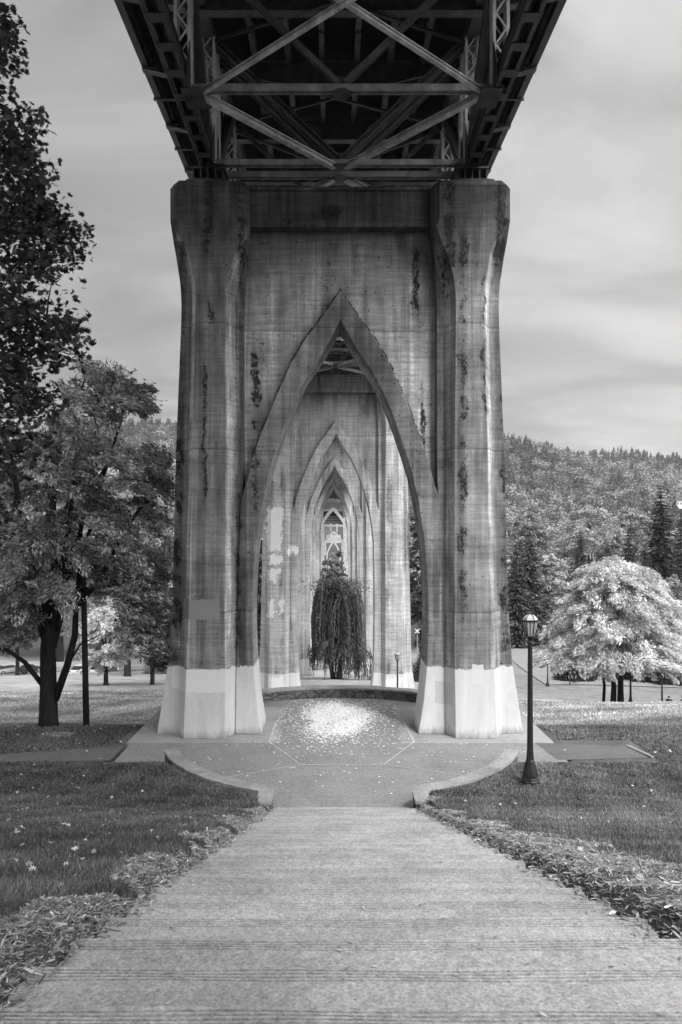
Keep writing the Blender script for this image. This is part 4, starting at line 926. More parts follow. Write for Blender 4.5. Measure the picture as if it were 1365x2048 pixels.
# ------------------------------------------------------------------ trees
def limb(mb, a, b, r0, r1, bend=.12, n=6, sides=6):
    a, b = Vector(a), Vector(b); L = (b-a).length; off = Vector((random.uniform(-1, 1), random.uniform(-1, 1), random.uniform(.1, 1)))*L*bend
    P = []; R = []
    for i in range(n+1):
        t = i/n; p = a.lerp(b, t)+off*4*t*(1-t)*.5+Vector((random.gauss(0, 1), random.gauss(0, 1), random.gauss(0, 1)))*L*.012*(0 < i < n)
        P.append(p); R.append(r0+(r1-r0)*t**.8)
    mb.tube(P, R, sides); return P
def tree(name, lab, base, h, w, trunk_r, mat, bark, cl=60, per=400, leaf=.3, shape=QUAD, crown_lo=.3, tone=(.6, 1.4), cat='tree', group=None, spread=.5,
         flat=.3, rr=None, zflat=.65, forks=5, clumps=None, lean=(0, 0), seed=None, droop=0.0, dtone=.35, trunk_top=.45, spray=0):
    """tapered trunk with limbs to leaf clumps spread through an uneven crown"""
    if seed is not None: random.seed(seed)
    rg = np.random.default_rng(seed if seed is not None else random.randrange(10**6))
    root = empty(name, base, label=lab, cat=cat, group=group)
    rr = rr or w*.13; zc = h*(1+crown_lo)/2; hz = h*(1-crown_lo)/2; cs = []
    if clumps is not None: cs = [Vector(c) for c in clumps]
    else:
        while len(cs) < cl:
            d = rg.normal(size=3); d /= np.linalg.norm(d); q = (rg.uniform(.25, 1)**.6)
            z = zc+d[2]*hz*q*.92; sw = 1.0 if d[2] > -.2 else 1.05
            cs.append(Vector((d[0]*w/2*q*.86*sw, d[1]*w/2*q*.86*sw, z))*1.0)
    tb = MB(); top = Vector((lean[0], lean[1], h*trunk_top))
    tp = [Vector((0, 0, -.3)), Vector((0, 0, .25)), top*.35+Vector((0, 0, 0)), top*.7+Vector((random.uniform(-.1, .1)*trunk_r, 0, 0)), top]
    tb.tube(tp, [trunk_r*1.45, trunk_r*1.1, trunk_r*.95, trunk_r*.85, trunk_r*.6], 10)
    mains = [];
    for i in range(forks):
        a = 2*pi*i/forks+random.uniform(-.4, .4); t = random.uniform(.55, 1.0)
        s = top*t; e = Vector((cos(a)*w*.22, sin(a)*w*.22, zc+random.uniform(-.1, .5)*hz)); mains.append(limb(tb, s, e, trunk_r*.5, trunk_r*.2, .1, 6, 7))
    mains.append(limb(tb, top, (lean[0]*1.3, lean[1]*1.3, zc+hz*.6), trunk_r*.55, trunk_r*.15, .05))
    nodes = [p for m in mains for p in m[2:]]
    for c in sorted(cs, key=lambda c: min((p-c).length for p in nodes[:len(mains)*5])):
        best = min(nodes, key=lambda p: (p-c).length+max(0, (p.z-c.z))*.8)
        L = (best-c).length; r0 = min(trunk_r*.16, .012+L*.012); nodes += limb(tb, best, c, r0, r0*.3, .16, 4, 4)[2:4]
    tb.build('trunk', bark, root, smooth=True)
    C = []; T = []; RR = []
    for c in cs:
        n = int(per*rg.uniform(.6, 1.4)); s = rr*rg.uniform(.7, 1.25)
        if spray:
            a = atan2(c[1], c[0])+rg.normal()*.5; dv = np.array([cos(a), sin(a), rg.uniform(-.75, .05)]); dv /= np.linalg.norm(dv); u = rg.random(n)
            p = dv*(u[:, None]-.4)*s*spray*1.5+rg.normal(size=(n, 3))*s*(.16+.34*(1-np.abs(2*u-.9)))[:, None]*np.array([1, 1, .55]); p[:, 2] -= .35*s*spray*u**2
            C.append(p+np.array(c)); T.append(np.full(n, rg.uniform(1-dtone, 1+dtone))*rg.uniform(tone[0], tone[1], n))
            X_ = dv+rg.normal(size=(n, 3))*.42; X_[:, 2] -= .25*u; X_ /= np.linalg.norm(X_, axis=1)[:, None]; N_ = rg.normal(size=(n, 3))+np.array([0, 0, .9]); N_ -= (N_*X_).sum(1)[:, None]*X_; N_ /= np.linalg.norm(N_, axis=1)[:, None]
            RR.append(np.stack([X_, np.cross(N_, X_), N_], 1)); continue
        p = rg.normal(size=(n, 3)); p /= np.maximum(1, np.linalg.norm(p, axis=1)/1.5)[:, None]
        p = p*np.array([s, s, s*zflat])*.75
        if droop: p[:, 2] -= droop*(p[:, 0]**2+p[:, 1]**2)/max(s, .01)
        C.append(p+np.array(c)); T.append(np.full(n, rg.uniform(1-dtone, 1+dtone))*rg.uniform(tone[0], tone[1], n))
    C = np.concatenate(C); T = np.concatenate(T); S = leaf*rg.uniform(.6, 1.3, len(C))
    leaves('crown', C, np.concatenate(RR) if spray else rot_mats(len(C), flat, rg), S, shape, mat, root, T)
    return root

def conifer(name, lab, base, h, w, mat, tone=1.0, n_lev=34, per=11, seed=1, group=None, q=7, trunk_r=.3, flatc=False):
    rg = np.random.default_rng(seed); root = empty(name, base, label=lab, cat='conifer', group=group)
    tb = MB(); tb.tube([(0, 0, -.3), (0, 0, h*.5), (0, 0, h*.98)], [trunk_r, trunk_r*.6, .03], 8)
    C = []; R = []; S = []; T = []
    for i in range(n_lev):
        t = (i+rg.uniform(-.4, .4))/n_lev; t = min(max(t, 0), 1); z = h*(.06+.93*t); L = w*.64*(1-t)**.7*rg.uniform(.75, 1.15)+.15
        for k in range(per):
            a = rg.uniform(0, 2*pi); Lk = L*rg.uniform(.6, 1.1); dz = -Lk*rg.uniform(.15, .45); br = rg.uniform(.6, 1.4)
            for j in range(q):
                u = (j+.8)/q; C.append((cos(a)*Lk*u, sin(a)*Lk*u, z+dz*u+.12*Lk*u*u)); S.append(max(.25, Lk*.42*(1.25-u)*.9+.12)); T.append(tone*br*rg.uniform(.6, 1.4))
                xd = np.array([cos(a), sin(a), dz/Lk]); xd /= np.linalg.norm(xd); xd = xd+rg.normal(size=3)*.35; xd /= np.linalg.norm(xd)
                nn = np.array([0, 0, 1.0])+rg.normal(size=3)*.45; nn -= nn.dot(xd)*xd; nn /= np.linalg.norm(nn); R.append([xd, np.cross(nn, xd), nn])
    tb.build('trunk', M['bark'], root)
    leaves('crown', np.array(C), np.array(R), np.array(S), QUAD, mat, root, np.array(T)); return root

def gp(px, Y): X = (px-VPX)/F*Y; return (X, Y, tz(X, Y))
def hp(px, py_top, Y): X, _, z = gp(px, Y); return CZ+(HY-py_top)/F*Y-z

# near maple overhanging from the left edge
mY = 14.0; s = mY/F
cl = []
outline = [(10, 35, 60), (20, 120, 25), (0, 200, 30), (10, 290, 40), (40, 250, 30), (60, 260, 20), (20, 350, 60), (60, 350, 45), (25, 430, 80), (90, 420, 50), (60, 480, 85), (120, 480, 55), (150, 480, 25), (20, 540, 80),
           (90, 540, 50), (0, 620, 60), (50, 640, 60), (110, 640, 50), (140, 665, 25), (20, 700, 80), (80, 720, 60), (130, 700, 35), (60, 780, 70), (20, 830, 60), (90, 820, 35), (60, 880, 30), (-40, 100, 80), (-60, 300, 90), (-80, 500, 90), (-60, 700, 90), (-80, 860, 80), (30, 930, 50), (-30, 980, 70), (0, 1060, 55)]
rg = np.random.default_rng(3); mbX = -11.5; mbz = tz(mbX, 14.5)
for (px, py, r) in outline:
    for _ in range(max(2, int(r/9))):
        yy = mY+rg.uniform(-1.5, 1.8); k = yy/F; ox, oy = rg.uniform(-r, r)*.62-8, rg.uniform(-r, r)*.62
        cl.append((((px+ox)-VPX)*k-mbX, yy-14.5, CZ+(HY-(py+oy))*k-mbz))
for _ in range(45):            # rest of the crown, outside the frame
    a = rg.uniform(0, 2*pi); cl.append((-1.5+cos(a)*rg.uniform(0, 4.2), sin(a)*rg.uniform(1, 4.5), rg.uniform(5, 16)))
tree('maple_tree', 'dark broad-leaved maple crown hanging in from the left edge', (mbX, 14.5, mbz), 17, 11, .38, M['maple'], M['bark'], per=66, leaf=.135, shape=MAPLE, rr=.42, clumps=cl, seed=11, tone=(.4, 2.0), flat=.2, zflat=.8, forks=7)

# dark-trunked tree on the left lawn
lY = 26.7; lX = (97-VPX)/F*lY; lz0 = tz(lX, lY)
def clp(lst, Y, X0, z0, dy=2.5, dens=1.0, seed=5):
    rg = np.random.default_rng(seed); out = []
    for (px, py, r) in lst:
        for _ in range(max(1, int(r/9*dens))):
            yy = Y+rg.uniform(-dy, dy); k = yy/F; out.append(((min(px+rg.uniform(-r, r)*.7, 312)-VPX)*k-X0, yy-Y, CZ+(HY-(py+rg.uniform(-r, r)*.7))*k-z0))
    return out
spec = [(190, 740, 25), (225, 770, 30), (270, 790, 28), (150, 780, 30), (130, 850, 40), (200, 830, 35), (250, 800, 20), (170, 900, 45), (90, 900, 40), (230, 900, 35), (120, 960, 50), (190, 980, 45), (300, 920, 35), (330, 960, 25), (280, 980, 40), (60, 980, 45),
        (150, 1040, 50), (230, 1050, 45), (310, 1040, 30), (80, 1080, 50), (170, 1110, 45), (260, 1110, 40), (325, 1120, 22), (30, 1130, 40), (110, 1160, 45), (210, 1160, 35), (290, 1170, 35), (40, 1200, 35), (0, 1160, 40), (-20, 1060, 50), (-30, 950, 50), (270, 1230, 30), (310, 1240, 28), (20, 1250, 25), (140, 1210, 20), (320, 1290, 18), (300, 1180, 30), (330, 1240, 20), (300, 1290, 16), (20, 1225, 35), (-10, 1270, 25), (60, 1240, 22), (300, 1310, 14), (70, 1120, 40), (10, 1060, 40)]
t = tree('shade_tree', 'large leafy tree with black forked trunk on the left lawn', (lX, lY, lz0), 14.4, 10, .34, M['locust'], M['bark'], per=270, leaf=.19, shape=LONG, rr=.50, spray=1.5, clumps=clp(spec, lY, lX, lz0, 2.8, 2.6), seed=21, tone=(.3, 2.1), dtone=.65, flat=.2, zflat=.6, forks=6, trunk_top=.30)
tb = MB()
def wp_(px, py, Y=lY): v = at(px, py, Y); return (v.x-lX, v.y-lY, v.z-lz0)
for pts, r0, r1 in ((((110, 1400), (135, 1330), (150, 1270), (152, 1210), (160, 1140), (185, 1040), (205, 960), (240, 850), (255, 760)), .16, .03), (((85, 1370), (50, 1325), (15, 1300), (-40, 1288)), .11, .06), (((100, 1340), (95, 1240), (90, 1130), (100, 1000), (118, 900), (140, 800)), .26, .04),
                    (((152, 1215), (200, 1160), (250, 1060), (285, 1010), (318, 990)), .11, .04), (((95, 1300), (75, 1240), (60, 1190), (20, 1120)), .12, .05), (((130, 1340), (160, 1290), (200, 1270)), .05, .02), (((175, 990), (210, 940), (218, 920)), .06, .04),
                    (((160, 1180), (230, 1170), (280, 1180), (310, 1210)), .07, .02), (((205, 820), (225, 770), (232, 730), (262, 745), (275, 740)), .035, .012), (((232, 760), (210, 735), (215, 715)), .02, .01)):
    P = [wp_(x, y, lY+.0015*(i*i)*0+i*.05) for i, (x, y) in enumerate(pts)]; n = len(P); tb.tube(P, [r0+(r1-r0)*i/(n-1) for i in range(n)], 8)
tb.build('limb', M['bark'], t, smooth=True)

# pale tree on the right lawn with drooping layered sprays
rY = 52.5; rX = (1242-VPX)/F*rY; rz0 = tz(rX, rY)
cl = []; rg = np.random.default_rng(9)
prof_r = [(1118, 1195, 1230), (1140, 1165, 1310), (1170, 1145, 1335), (1210, 1125, 1350), (1250, 1110, 1400), (1282, 1098, 1420), (1300, 1090, 1428), (1312, 1105, 1425)]
for _ in range(1000):
    i = rg.uniform(0, len(prof_r)-1.001); a = int(i); f = i-a; y = prof_r[a][0]*(1-f)+prof_r[a+1][0]*f; x0 = prof_r[a][1]*(1-f)+prof_r[a+1][1]*f; x1 = prof_r[a][2]*(1-f)+prof_r[a+1][2]*f
    u = rg.uniform(-1, 1); v = rg.uniform(-1, 1)
    if u*u+v*v > 1 or (u*u+v*v < .2 and rg.random() < .4): continue
    x0 += 10*sin(y*.11); x1 += 14*sin(y*.083+2); cx = (x0+x1)/2; hw = (x1-x0)/2; k = rY/F
    if sin((cx+u*hw)*.075+y*.05)*sin(y*.09-u*2) > .62: continue
    cl.append(((cx+u*hw-VPX)*k-rX, v*hw*k*.9, CZ+(HY-y)*k-rz0-(u*u+v*v)*.5))
t = tree('pale_tree', 'very pale broad tree with drooping feathery foliage on the right lawn', (rX, rY, rz0), 11.4, 12.3, .24, M['pale'], M['bark'], per=210, leaf=.30, shape=LONG, rr=.62, spray=1.9, clumps=cl, seed=33, tone=(.5, 1.15), dtone=.35, flat=.25, zflat=.42, droop=.35, forks=7, trunk_top=.3)
tb = MB(); tb.tube([(-.45, .3, -.4), (-.42, .2, 1.5), (-.9, 0, 4.2)], [.24, .2, .12], 9); tb.tube([(-.85, 1.2, -.4), (-.8, 1.1, 1.4), (-1.3, 1.2, 4)], [.13, .12, .08], 8); tb.build('trunk_stem', M['bark'], t, smooth=True)

# willow in the middle of the vista
wY = 79.0; wX = (676-VPX)/F*wY; wz = tz(wX, wY); root = empty('weeping_willow', (wX, wY, wz), label='dark weeping willow hanging to the grass between the second and third piers', cat='tree')
rg = np.random.default_rng(4); k = wY/F; C = []; R = []; T = []; tb = MB()
tb.tube([(0, 0, -.3), (.1, 0, 2.5), (0, 0, 5.5), (.3, 0, 9)], [.5, .4, .32, .12], 9)
tb.tube([(-.5, .2, -.3), (-.9, .2, 2.2), (-1.9, 0, 6), (-2, 0, 9)], [.28, .24, .16, .06], 8)
for i in range(600):
    g = i % 3; lobe = rg.uniform(0, 1)
    if lobe < .70: x = rg.uniform(-3.1, 2.9); top = rg.uniform(9.6, 11.5)-abs(x)*.10+.6*sin(x*2.3); ln = rg.uniform(5, 9.2); yy = rg.uniform(-1.9, 1.9)
    elif lobe < .85: x = rg.normal(2.3, 1.2); top = 4.8-.45*abs(x-1.7)+rg.uniform(-.5, .3); ln = rg.uniform(2.6, 4.4); yy = rg.uniform(-2.4, -.3)
    else: x = rg.normal(-1.9, .7); top = 4.9-.6*abs(x+1.9)+rg.uniform(-.4, .4); ln = rg.uniform(1.4, 2.9); yy = rg.uniform(-2.4, -.3)
    x = min(max(x, -3.9), 4.4); ln = min(ln, top-.1); n = int(ln/.10); ph = rg.uniform(0, 6); tone_ = (.45+1.3*(.5+.5*sin(x*3.7+yy*2))**1.5)*rg.uniform(.7, 1.3)
    arch = rg.uniform(.2, .7)*np.sign(x+.01)
    for j in range(n):
        u = j/n; C.append((x-arch*(1-u)**4*1.2+.10*sin(u*5+ph)+rg.normal()*.035, yy+.1*cos(u*4+ph)+rg.normal()*.035, top-u*ln+.25*(1-(1-u)**3)-.25)); T.append(tone_*rg.uniform(.6, 1.4))
        xd = np.array([rg.normal()*.28, rg.normal()*.28, -1.0]); xd /= np.linalg.norm(xd); nn = rg.normal(size=3); nn -= nn.dot(xd)*xd; nn /= np.linalg.norm(nn); R.append([xd, np.cross(nn, xd), nn])
n = 2600; p = rg.normal(size=(n, 3))*np.array([1.5, 1.0, .45])+np.array([0, 0, 10.9]); C += [tuple(q) for q in p]; T += list(rg.uniform(.5, 1.7, n)); R += list(rot_mats(n, 0, rg))
tb.build('trunk', M['bark'], root, smooth=True)
leaves('crown', np.array(C), np.array(R), rg.uniform(.22, .42, len(C)), LONG, M['willow'], root, np.array(T))

# individual trees of the middle distance
DEC = [
 # px, top_py, Y, width_px, tone, mat, label
 (212, 1205, 66, 130, 1.0, 'mid2', 'small round bright-leaved tree behind the utility pole'),
 (305, 1075, 64, 120, .9, 'dark', 'dark bushy tree beside the left edge of the near pier'),
 (35, 1190, 107, 110, 1.2, 'dark', 'dark-trunked tree standing between the two parked cars'),
 (255, 880, 105, 190, 1.25, 'mid', 'tall light-leaved tree towering behind the left lawn tree'),
 (330, 930, 120, 120, 1.1, 'mid', 'light tree crown touching the left side of the near pier'),
 (120, 960, 130, 200, .9, 'mid', 'broad tree behind the black forked trunk'),
 (515, 1010, 92, 75, .9, 'dark', 'dark tree filling the gap left of the second pier'),
 (842, 1010, 92, 85, 1.0, 'dark', 'dark tree filling the gap right of the second pier'),
 (668, 1082, 150, 58, 1.0, 'mid', 'bushy tree rising above the willow in front of the far towers'),
 (1100, 1095, 150, 80, 1.3, 'mid', 'light bushy tree behind the wires left of the pale tree'),
 (1180, 1000, 215, 160, 1.25, 'mid', 'tall soft pale poplar behind the pale tree'),
 (1262, 990, 250, 90, 1.3, 'mid', 'round-headed tree beside the soft pale poplar'),
 (1345, 1140, 105, 90, 1.1, 'mid', 'medium tree at the right edge behind the pale tree'),
 (1225, 1060, 190, 60, .7, 'mid', 'dark round tree under the pale poplar'),
 (1060, 1000, 260, 90, 1.0, 'mid', 'grey-leaved tree low on the slope beside the near pier'),
 (1035, 1120, 190, 60, .9, 'mid', 'mid-grey tree directly right of the near pier'),
 (1325, 1050, 230, 90, 1.2, 'mid', 'light tree between the tall conifer and the right edge'),
]
M['mid2'] = mat_leaf('bright_leaf', .62, .3)
for i, (px, tp, Y, wpx, tn, mt, lab) in enumerate(DEC):
    b = gp(px, Y); h = hp(px, tp, Y); w = wpx/F*Y; lo = .12 if mt != 'mid2' else .10
    if 'trunk' in lab and 'cars' in lab: lo = .3
    ls = max(.26, .0036*Y)
    tree('park_tree', lab, b, h, w, max(.16, w*.035), M[mt], M['bark'], cl=170, per=110 if Y > 120 else 150, leaf=ls, crown_lo=lo, tone=(.6*tn, 1.35*tn), seed=100+i, rr=w*.085, group='trees beyond the lawn', spray=1.25, flat=.1, zflat=.8)
CON = [
 (1060, 1060, 128, 100, 1.3, 'broad dark conifer beside the near pier, behind the wires'), (1035, 1090, 126, 70, 1.0, 'narrow dark conifer hugging the right side of the near pier'),
 (1162, 1055, 160, 62, 1.0, 'pointed dark conifer in front of the soft pale poplar'), (1322, 970, 138, 112, .5, 'tallest near-black conifer at the right'), (1258, 1050, 165, 70, .9, 'dark conifer left of the tallest conifer'),
 (1362, 1020, 150, 60, .8, 'dark conifer cut by the right edge'), (1205, 905, 520, 45, 1.6, 'lone broad conifer standing high on the hillside'), (1088, 1110, 150, 44, .9, 'slim conifer behind the lamp beside the near pier'),
 (1290, 1085, 130, 60, .8, 'dark conifer showing above the pale tree crown')]
for i, (px, tp, Y, wpx, tn, lab) in enumerate(CON):
    if Y < 400: b = gp(px, Y); h = hp(px, tp, Y)
    else: X = (px-VPX)/F*Y; z = float(hill(X, Y)); b = (X, Y, z); h = 30.
    conifer('conifer_tree', lab, b, h, wpx/F*Y, M['conif'], tn*1.1, 62, 17, 50+i, 'conifers beyond the lawn')
# dark hedge row behind the pale tree and small bush
def bush(name, lab, loc, w, d, h, mat, n, leaf, seed, tone=(.5, 1.4)):
    rg = np.random.default_rng(seed); root = empty(name, loc, label=lab, cat='shrub'); p = rg.normal(size=(n, 3)); p /= np.linalg.norm(p, axis=1)[:, None]; p[:, 2] = np.abs(p[:, 2])
    p *= rg.uniform(.6, 1.05, n)[:, None]*np.array([w/2, d/2, h])*(1+.18*np.sin(p[:, :1]*7+seed)+.12*np.sin(p[:, 1:2]*9))
    tb = MB()
    for i in range(9): a = 2*pi*i/9; tb.tube([(cos(a)*.1, sin(a)*.1, -.1), (cos(a)*w*.3, sin(a)*d*.3, h*.7)], [.05, .02], 5)
    tb.build('stem', M['bark'], root); leaves('foliage', p, rot_mats(n, 0, rg), leaf*rg.uniform(.6, 1.3, n), QUAD, mat, root, rg.uniform(*tone, n))
for i, (px, wpx, Y, hh) in enumerate(((1150, 60, 90, 2.6), (1195, 60, 92, 2.8), (1245, 70, 92, 3.2), (1300, 70, 90, 3.4), (1350, 70, 88, 3.8))):
    b = gp(px, Y); bush('hedge_shrub', ('leftmost', 'second from left', 'middle', 'second from right', 'rightmost')[i]+' of the five black-leaved shrubs behind the pale tree', b, wpx/F*Y*1.2, 4, hh, M['dark'], 3500, .4, 60+i, (.2, .7))
b = gp(318, 112); bush('round_bush', 'low rounded grey bush beside the foot of the near pier at the road', b, 4.8, 3, 2.3, M['mid'], 3500, .28, 70)
b = gp(843, 75); bush('round_bush', 'dark bush in the gap right of the second pier', b, 2.6, 2, 2.6, M['dark'], 2500, .25, 71)

# ------------------------------------------------------------------ forest on the ridge
def forest():
    rg = np.random.default_rng(12)
    def proto_con(s):
        r = np.random.default_rng(s); C = []; R = []; S = []
        for i in range(17):
            t = i/17; L = .20*(1-t)**.85*r.uniform(.8, 1.15)+.015
            for k in range(9):
                a = r.uniform(0, 2*pi); u = r.uniform(.35, 1); C.append((cos(a)*L*u, sin(a)*L*u, .08+t*.92-.05*u)); xd = np.array([cos(a), sin(a), -.5]); xd /= np.linalg.norm(xd)
                nn = np.array([0, 0, 1.])+r.normal(size=3)*.4; nn -= nn.dot(xd)*xd; nn /= np.linalg.norm(nn); R.append([xd, np.cross(nn, xd), nn]); S.append(L*1.1+.03)
        return np.array(C), np.array(R), np.array(S)
    def proto_dec(s):
        r = np.random.default_rng(s); n = 190; cs = r.normal(size=(9, 3)); cs /= np.linalg.norm(cs, axis=1)[:, None]; cs *= .24; cs[:, 2] = np.abs(cs[:, 2])*1.1
        c = cs[r.integers(0, 9, n)]+r.normal(size=(n, 3))*.105; c[:, 2] += .5; return c, rot_mats(n, .3, r), r.uniform(.07, .15, n)
    PRO = [proto_con(i) for i in range(4)]+[proto_dec(10+i) for i in range(4)]
    VV = []; TT = []; K = 4; sh = np.zeros((4, 3)); sh[:, :2] = QUAD*np.array([1, 1.5])
    Y = 300.0; pts = []
    while Y < 1235:
        st = 8.5+Y*.0045; u = -.56
        while u < .58:
            X = (u*Y)+rg.uniform(-.45, .45)*st; yy = Y+rg.uniform(-.45, .45)*st
            if abs(X/yy) > .16 or (yy > 360 and abs(X/yy) > .045) or yy > 700: pts.append((X, yy))
            u += st/Y*(1.0 if abs(u) > .2 else 1.9)
        Y += st*.95
    for X, yy in pts:
        if yy < 449: z = tz(X, yy)
        else: z = float(hill(X, yy))
        g = (yy-440)/760; pc = .10+.68*smooth01((g-.4)/.45); pc += .35*sin(X*.012+yy*.006)
        con = rg.random() < pc; pr = PRO[rg.integers(0, 4)+(0 if con else 4)]
        H = rg.uniform(13, 28) if con else rg.uniform(12, 22); Wd = H*(rg.uniform(.75, 1.05) if con else rg.uniform(1.1, 1.6))
        a = rg.uniform(0, 2*pi); Rz = np.array([[cos(a), sin(a), 0], [-sin(a), cos(a), 0], [0, 0, 1]])
        c = (pr[0]@Rz)*np.array([Wd, Wd, H]); R = pr[1]@Rz
        V = c[:, None, :]+np.einsum('kj,njm->nkm', sh, R)*(pr[2]*H)[:, None, None]+np.array([X, yy, z-1.0])
        VV.append(V.reshape(-1, 3)); base = rg.uniform(.38, .75) if con else rg.uniform(.7, 2.0); TT.append(np.repeat(base*rg.uniform(.82, 1.18, len(c)), 4))
    V = np.concatenate(VV); T = np.concatenate(TT); n = len(V)//4
    o = np_mesh('forest', V, np.arange(n*4), np.full(n, 4), M['far'], tone=T); tag(o, 'distant mixed forest covering the ridge behind the park', 'forest', kind='stuff')
    print('forest trees', len(pts), 'quads', n)
forest()
def house(px, Y, py, w, h, d, lab, rz=0):
    for Y in np.arange(300, 1100, 5.):
        X = (px-VPX)/F*Y; z = float(hill(X, Y)) if Y > 449 else tz(X, Y)
        if z+13 > CZ+(HY-py)/F*Y: break
    z = CZ+(HY-py)/F*Y; root = empty('hillside_house', (X, Y, z), rz, label=lab, cat='house', group='houses half hidden on the wooded hillside')
    mb = MB(); mb.box((-w/2, 0, -3), (w/2, d, h)); mb.build('wall', M['housewall'], root)
    mb = MB(); mb.add([(-w/2-.4, -.4, h), (w/2+.4, -.4, h), (w/2+.4, d+.4, h), (-w/2-.4, d+.4, h), (-w/2-.4, d/2, h+w*.18), (w/2+.4, d/2, h+w*.18)], [(0, 1, 5, 4), (2, 3, 4, 5), (1, 2, 5), (3, 0, 4), (3, 2, 1, 0)]); mb.build('roof', M['roofm'], root)
    mb = MB()
    for i in range(3): x = -w/2+w*(i+.5)/3; mb.box((x-.6, -.04, h*.3), (x+.6, 0.02, h*.7))
    mb.build('window', M['glassdark'], root)
house(1357, 330, 1012, 9, 5, 7, 'white house among trees at the right edge of the hillside')
house(1112, 420, 998, 7, 4, 6, 'small pale house in a gap of the wooded hillside above the near lamp', .3)

# ------------------------------------------------------------------ grass blades, mulch, litter
def on_steps(X, Y, m=0.0): return (np.abs(X-(XL+XR)/2) < (XR-XL)/2+m) & (Y < 18.2)
def in_wall(X, Y): r = np.hypot(X-PC[0], Y-PC[1]); return (r < 6.0) | ((np.abs(X-AX) < 2.35) & (Y > 16.7)) | ((Y > 21.2) & (Y < 23.6) & (np.abs(X) < 10.3) & (X > 0)) | ((Y > 21.25) & (Y < 22.1+.28*(X+10.8)) & (X < 0) & (X > -10.8)) | ((X <= -10.8) & (Y > 21.3+.063*(X+10.8)) & (Y < 22.05+.063*(X+10.8))) | (r < 7.6) & (Y > 21)
def mulch_w(Y, side):
    j = .18*np.sin(Y*2.3+side)+.10*np.sin(Y*5.7)
    return (np.interp(Y, [0, 3, 5, 8, 12, 15, 17.5], [.75, .52, .34, .26, .24, .24, .24]) if side < 0 else np.interp(Y, [0, 3, 5, 7, 9, 12, 15, 17.5], [2.2, 1.8, 1.3, .95, .65, .42, .32, .28]))+j
def blades():
    rg = np.random.default_rng(20); n = 1200000
    Y = 1.5+20*rg.random(n)**1.5; X = rg.uniform(-.53, .56, n)*(Y+1.2)+0
    keep = ~on_steps(X, Y) & ~in_wall(X, Y); X, Y = X[keep], Y[keep]
    side = np.where(X < AX, -1, 1); d = np.where(side < 0, XL-X, X-XR); mw = np.where(side < 0, mulch_w(Y, -1), mulch_w(Y, 1))
    cl = .5+.5*np.sin(X*3.1+Y*1.7)*np.sin(X*1.3-Y*2.9)
    keep = (d > mw*(1.0+.25*(cl-.5))) & (rg.random(len(X)) < np.clip((d-mw)/.35+.15, .06, 1)*(.55+.45*cl))
    X, Y, cl = X[keep], Y[keep], cl[keep]; n = len(X); Z = gsurf(X, Y)
    m = 400000; Y2 = 21.6+36*rg.random(m)**1.4; X2 = rg.uniform(-.52, .55, m)*Y2; k = ((np.abs(X2-AX) > 7.6) | (Y2 > 30.6)) & ~in_wall(X2, Y2); X2, Y2 = X2[k], Y2[k]
    X = np.concatenate([X, X2]); Y = np.concatenate([Y, Y2]); Z = np.concatenate([Z, terr(X2, Y2)]); cl = np.concatenate([cl, .5+.5*np.sin(X2*1.1+Y2*.7)*np.sin(X2*.6-Y2*.9)]); n = len(X)
    h = rg.uniform(.025, .06, n)*(1+.5*cl)*(1+.02*Y); w = (.0035+.0010*Y)*rg.uniform(.7, 1.3, n); a = rg.uniform(0, 2*pi, n); ln = rg.normal(size=(n, 2))*.5
    V = np.zeros((n, 3, 3)); V[:, 0] = np.stack([X-np.cos(a)*w, Y-np.sin(a)*w, Z-.01], 1); V[:, 1] = np.stack([X+np.cos(a)*w, Y+np.sin(a)*w, Z-.01], 1); V[:, 2] = np.stack([X+ln[:, 0]*h, Y+ln[:, 1]*h, Z+h*.9], 1)
    big = 1+.25*np.sin(X*.7+1)*np.sin(Y*.9)
    tn = rg.uniform(.35, 1.4, n)*(.75+.5*cl)*big*(1+1.5*smooth01((Y-25)/8))*(1+.30*smooth01((X-2)/2)); tn[rg.random(n) < .008] = 2.4  # sunlight down the slope painted into the blade tone; right side paler too
    np_mesh('grass', V.reshape(-1, 3), np.arange(n*3), np.full(n, 3), M['blade'], tone=np.repeat(tn, 3)); tag(bpy.data.objects['grass'], 'short uneven lawn grass on both sides of the steps', 'grass', kind='stuff'); print('blades', n)
blades()
for side in (-1, 1):
    Ys = np.arange(-2, 16.9, .25); P = []
    for y in Ys:
        w = max(.78, float(mulch_w(y, side))*1.08+.05); x0 = XL-.005 if side < 0 else XR+.005
        P.append(((x0, y), (x0+side*w, y)))
    fm = gsurf
    drape('mulch_bed', P, M['soil'], .015, .25, fm, label='dark soil strip along the %s edge of the steps' % ('left' if side < 0 else 'right'), cat='mulch bed', kind='structure')
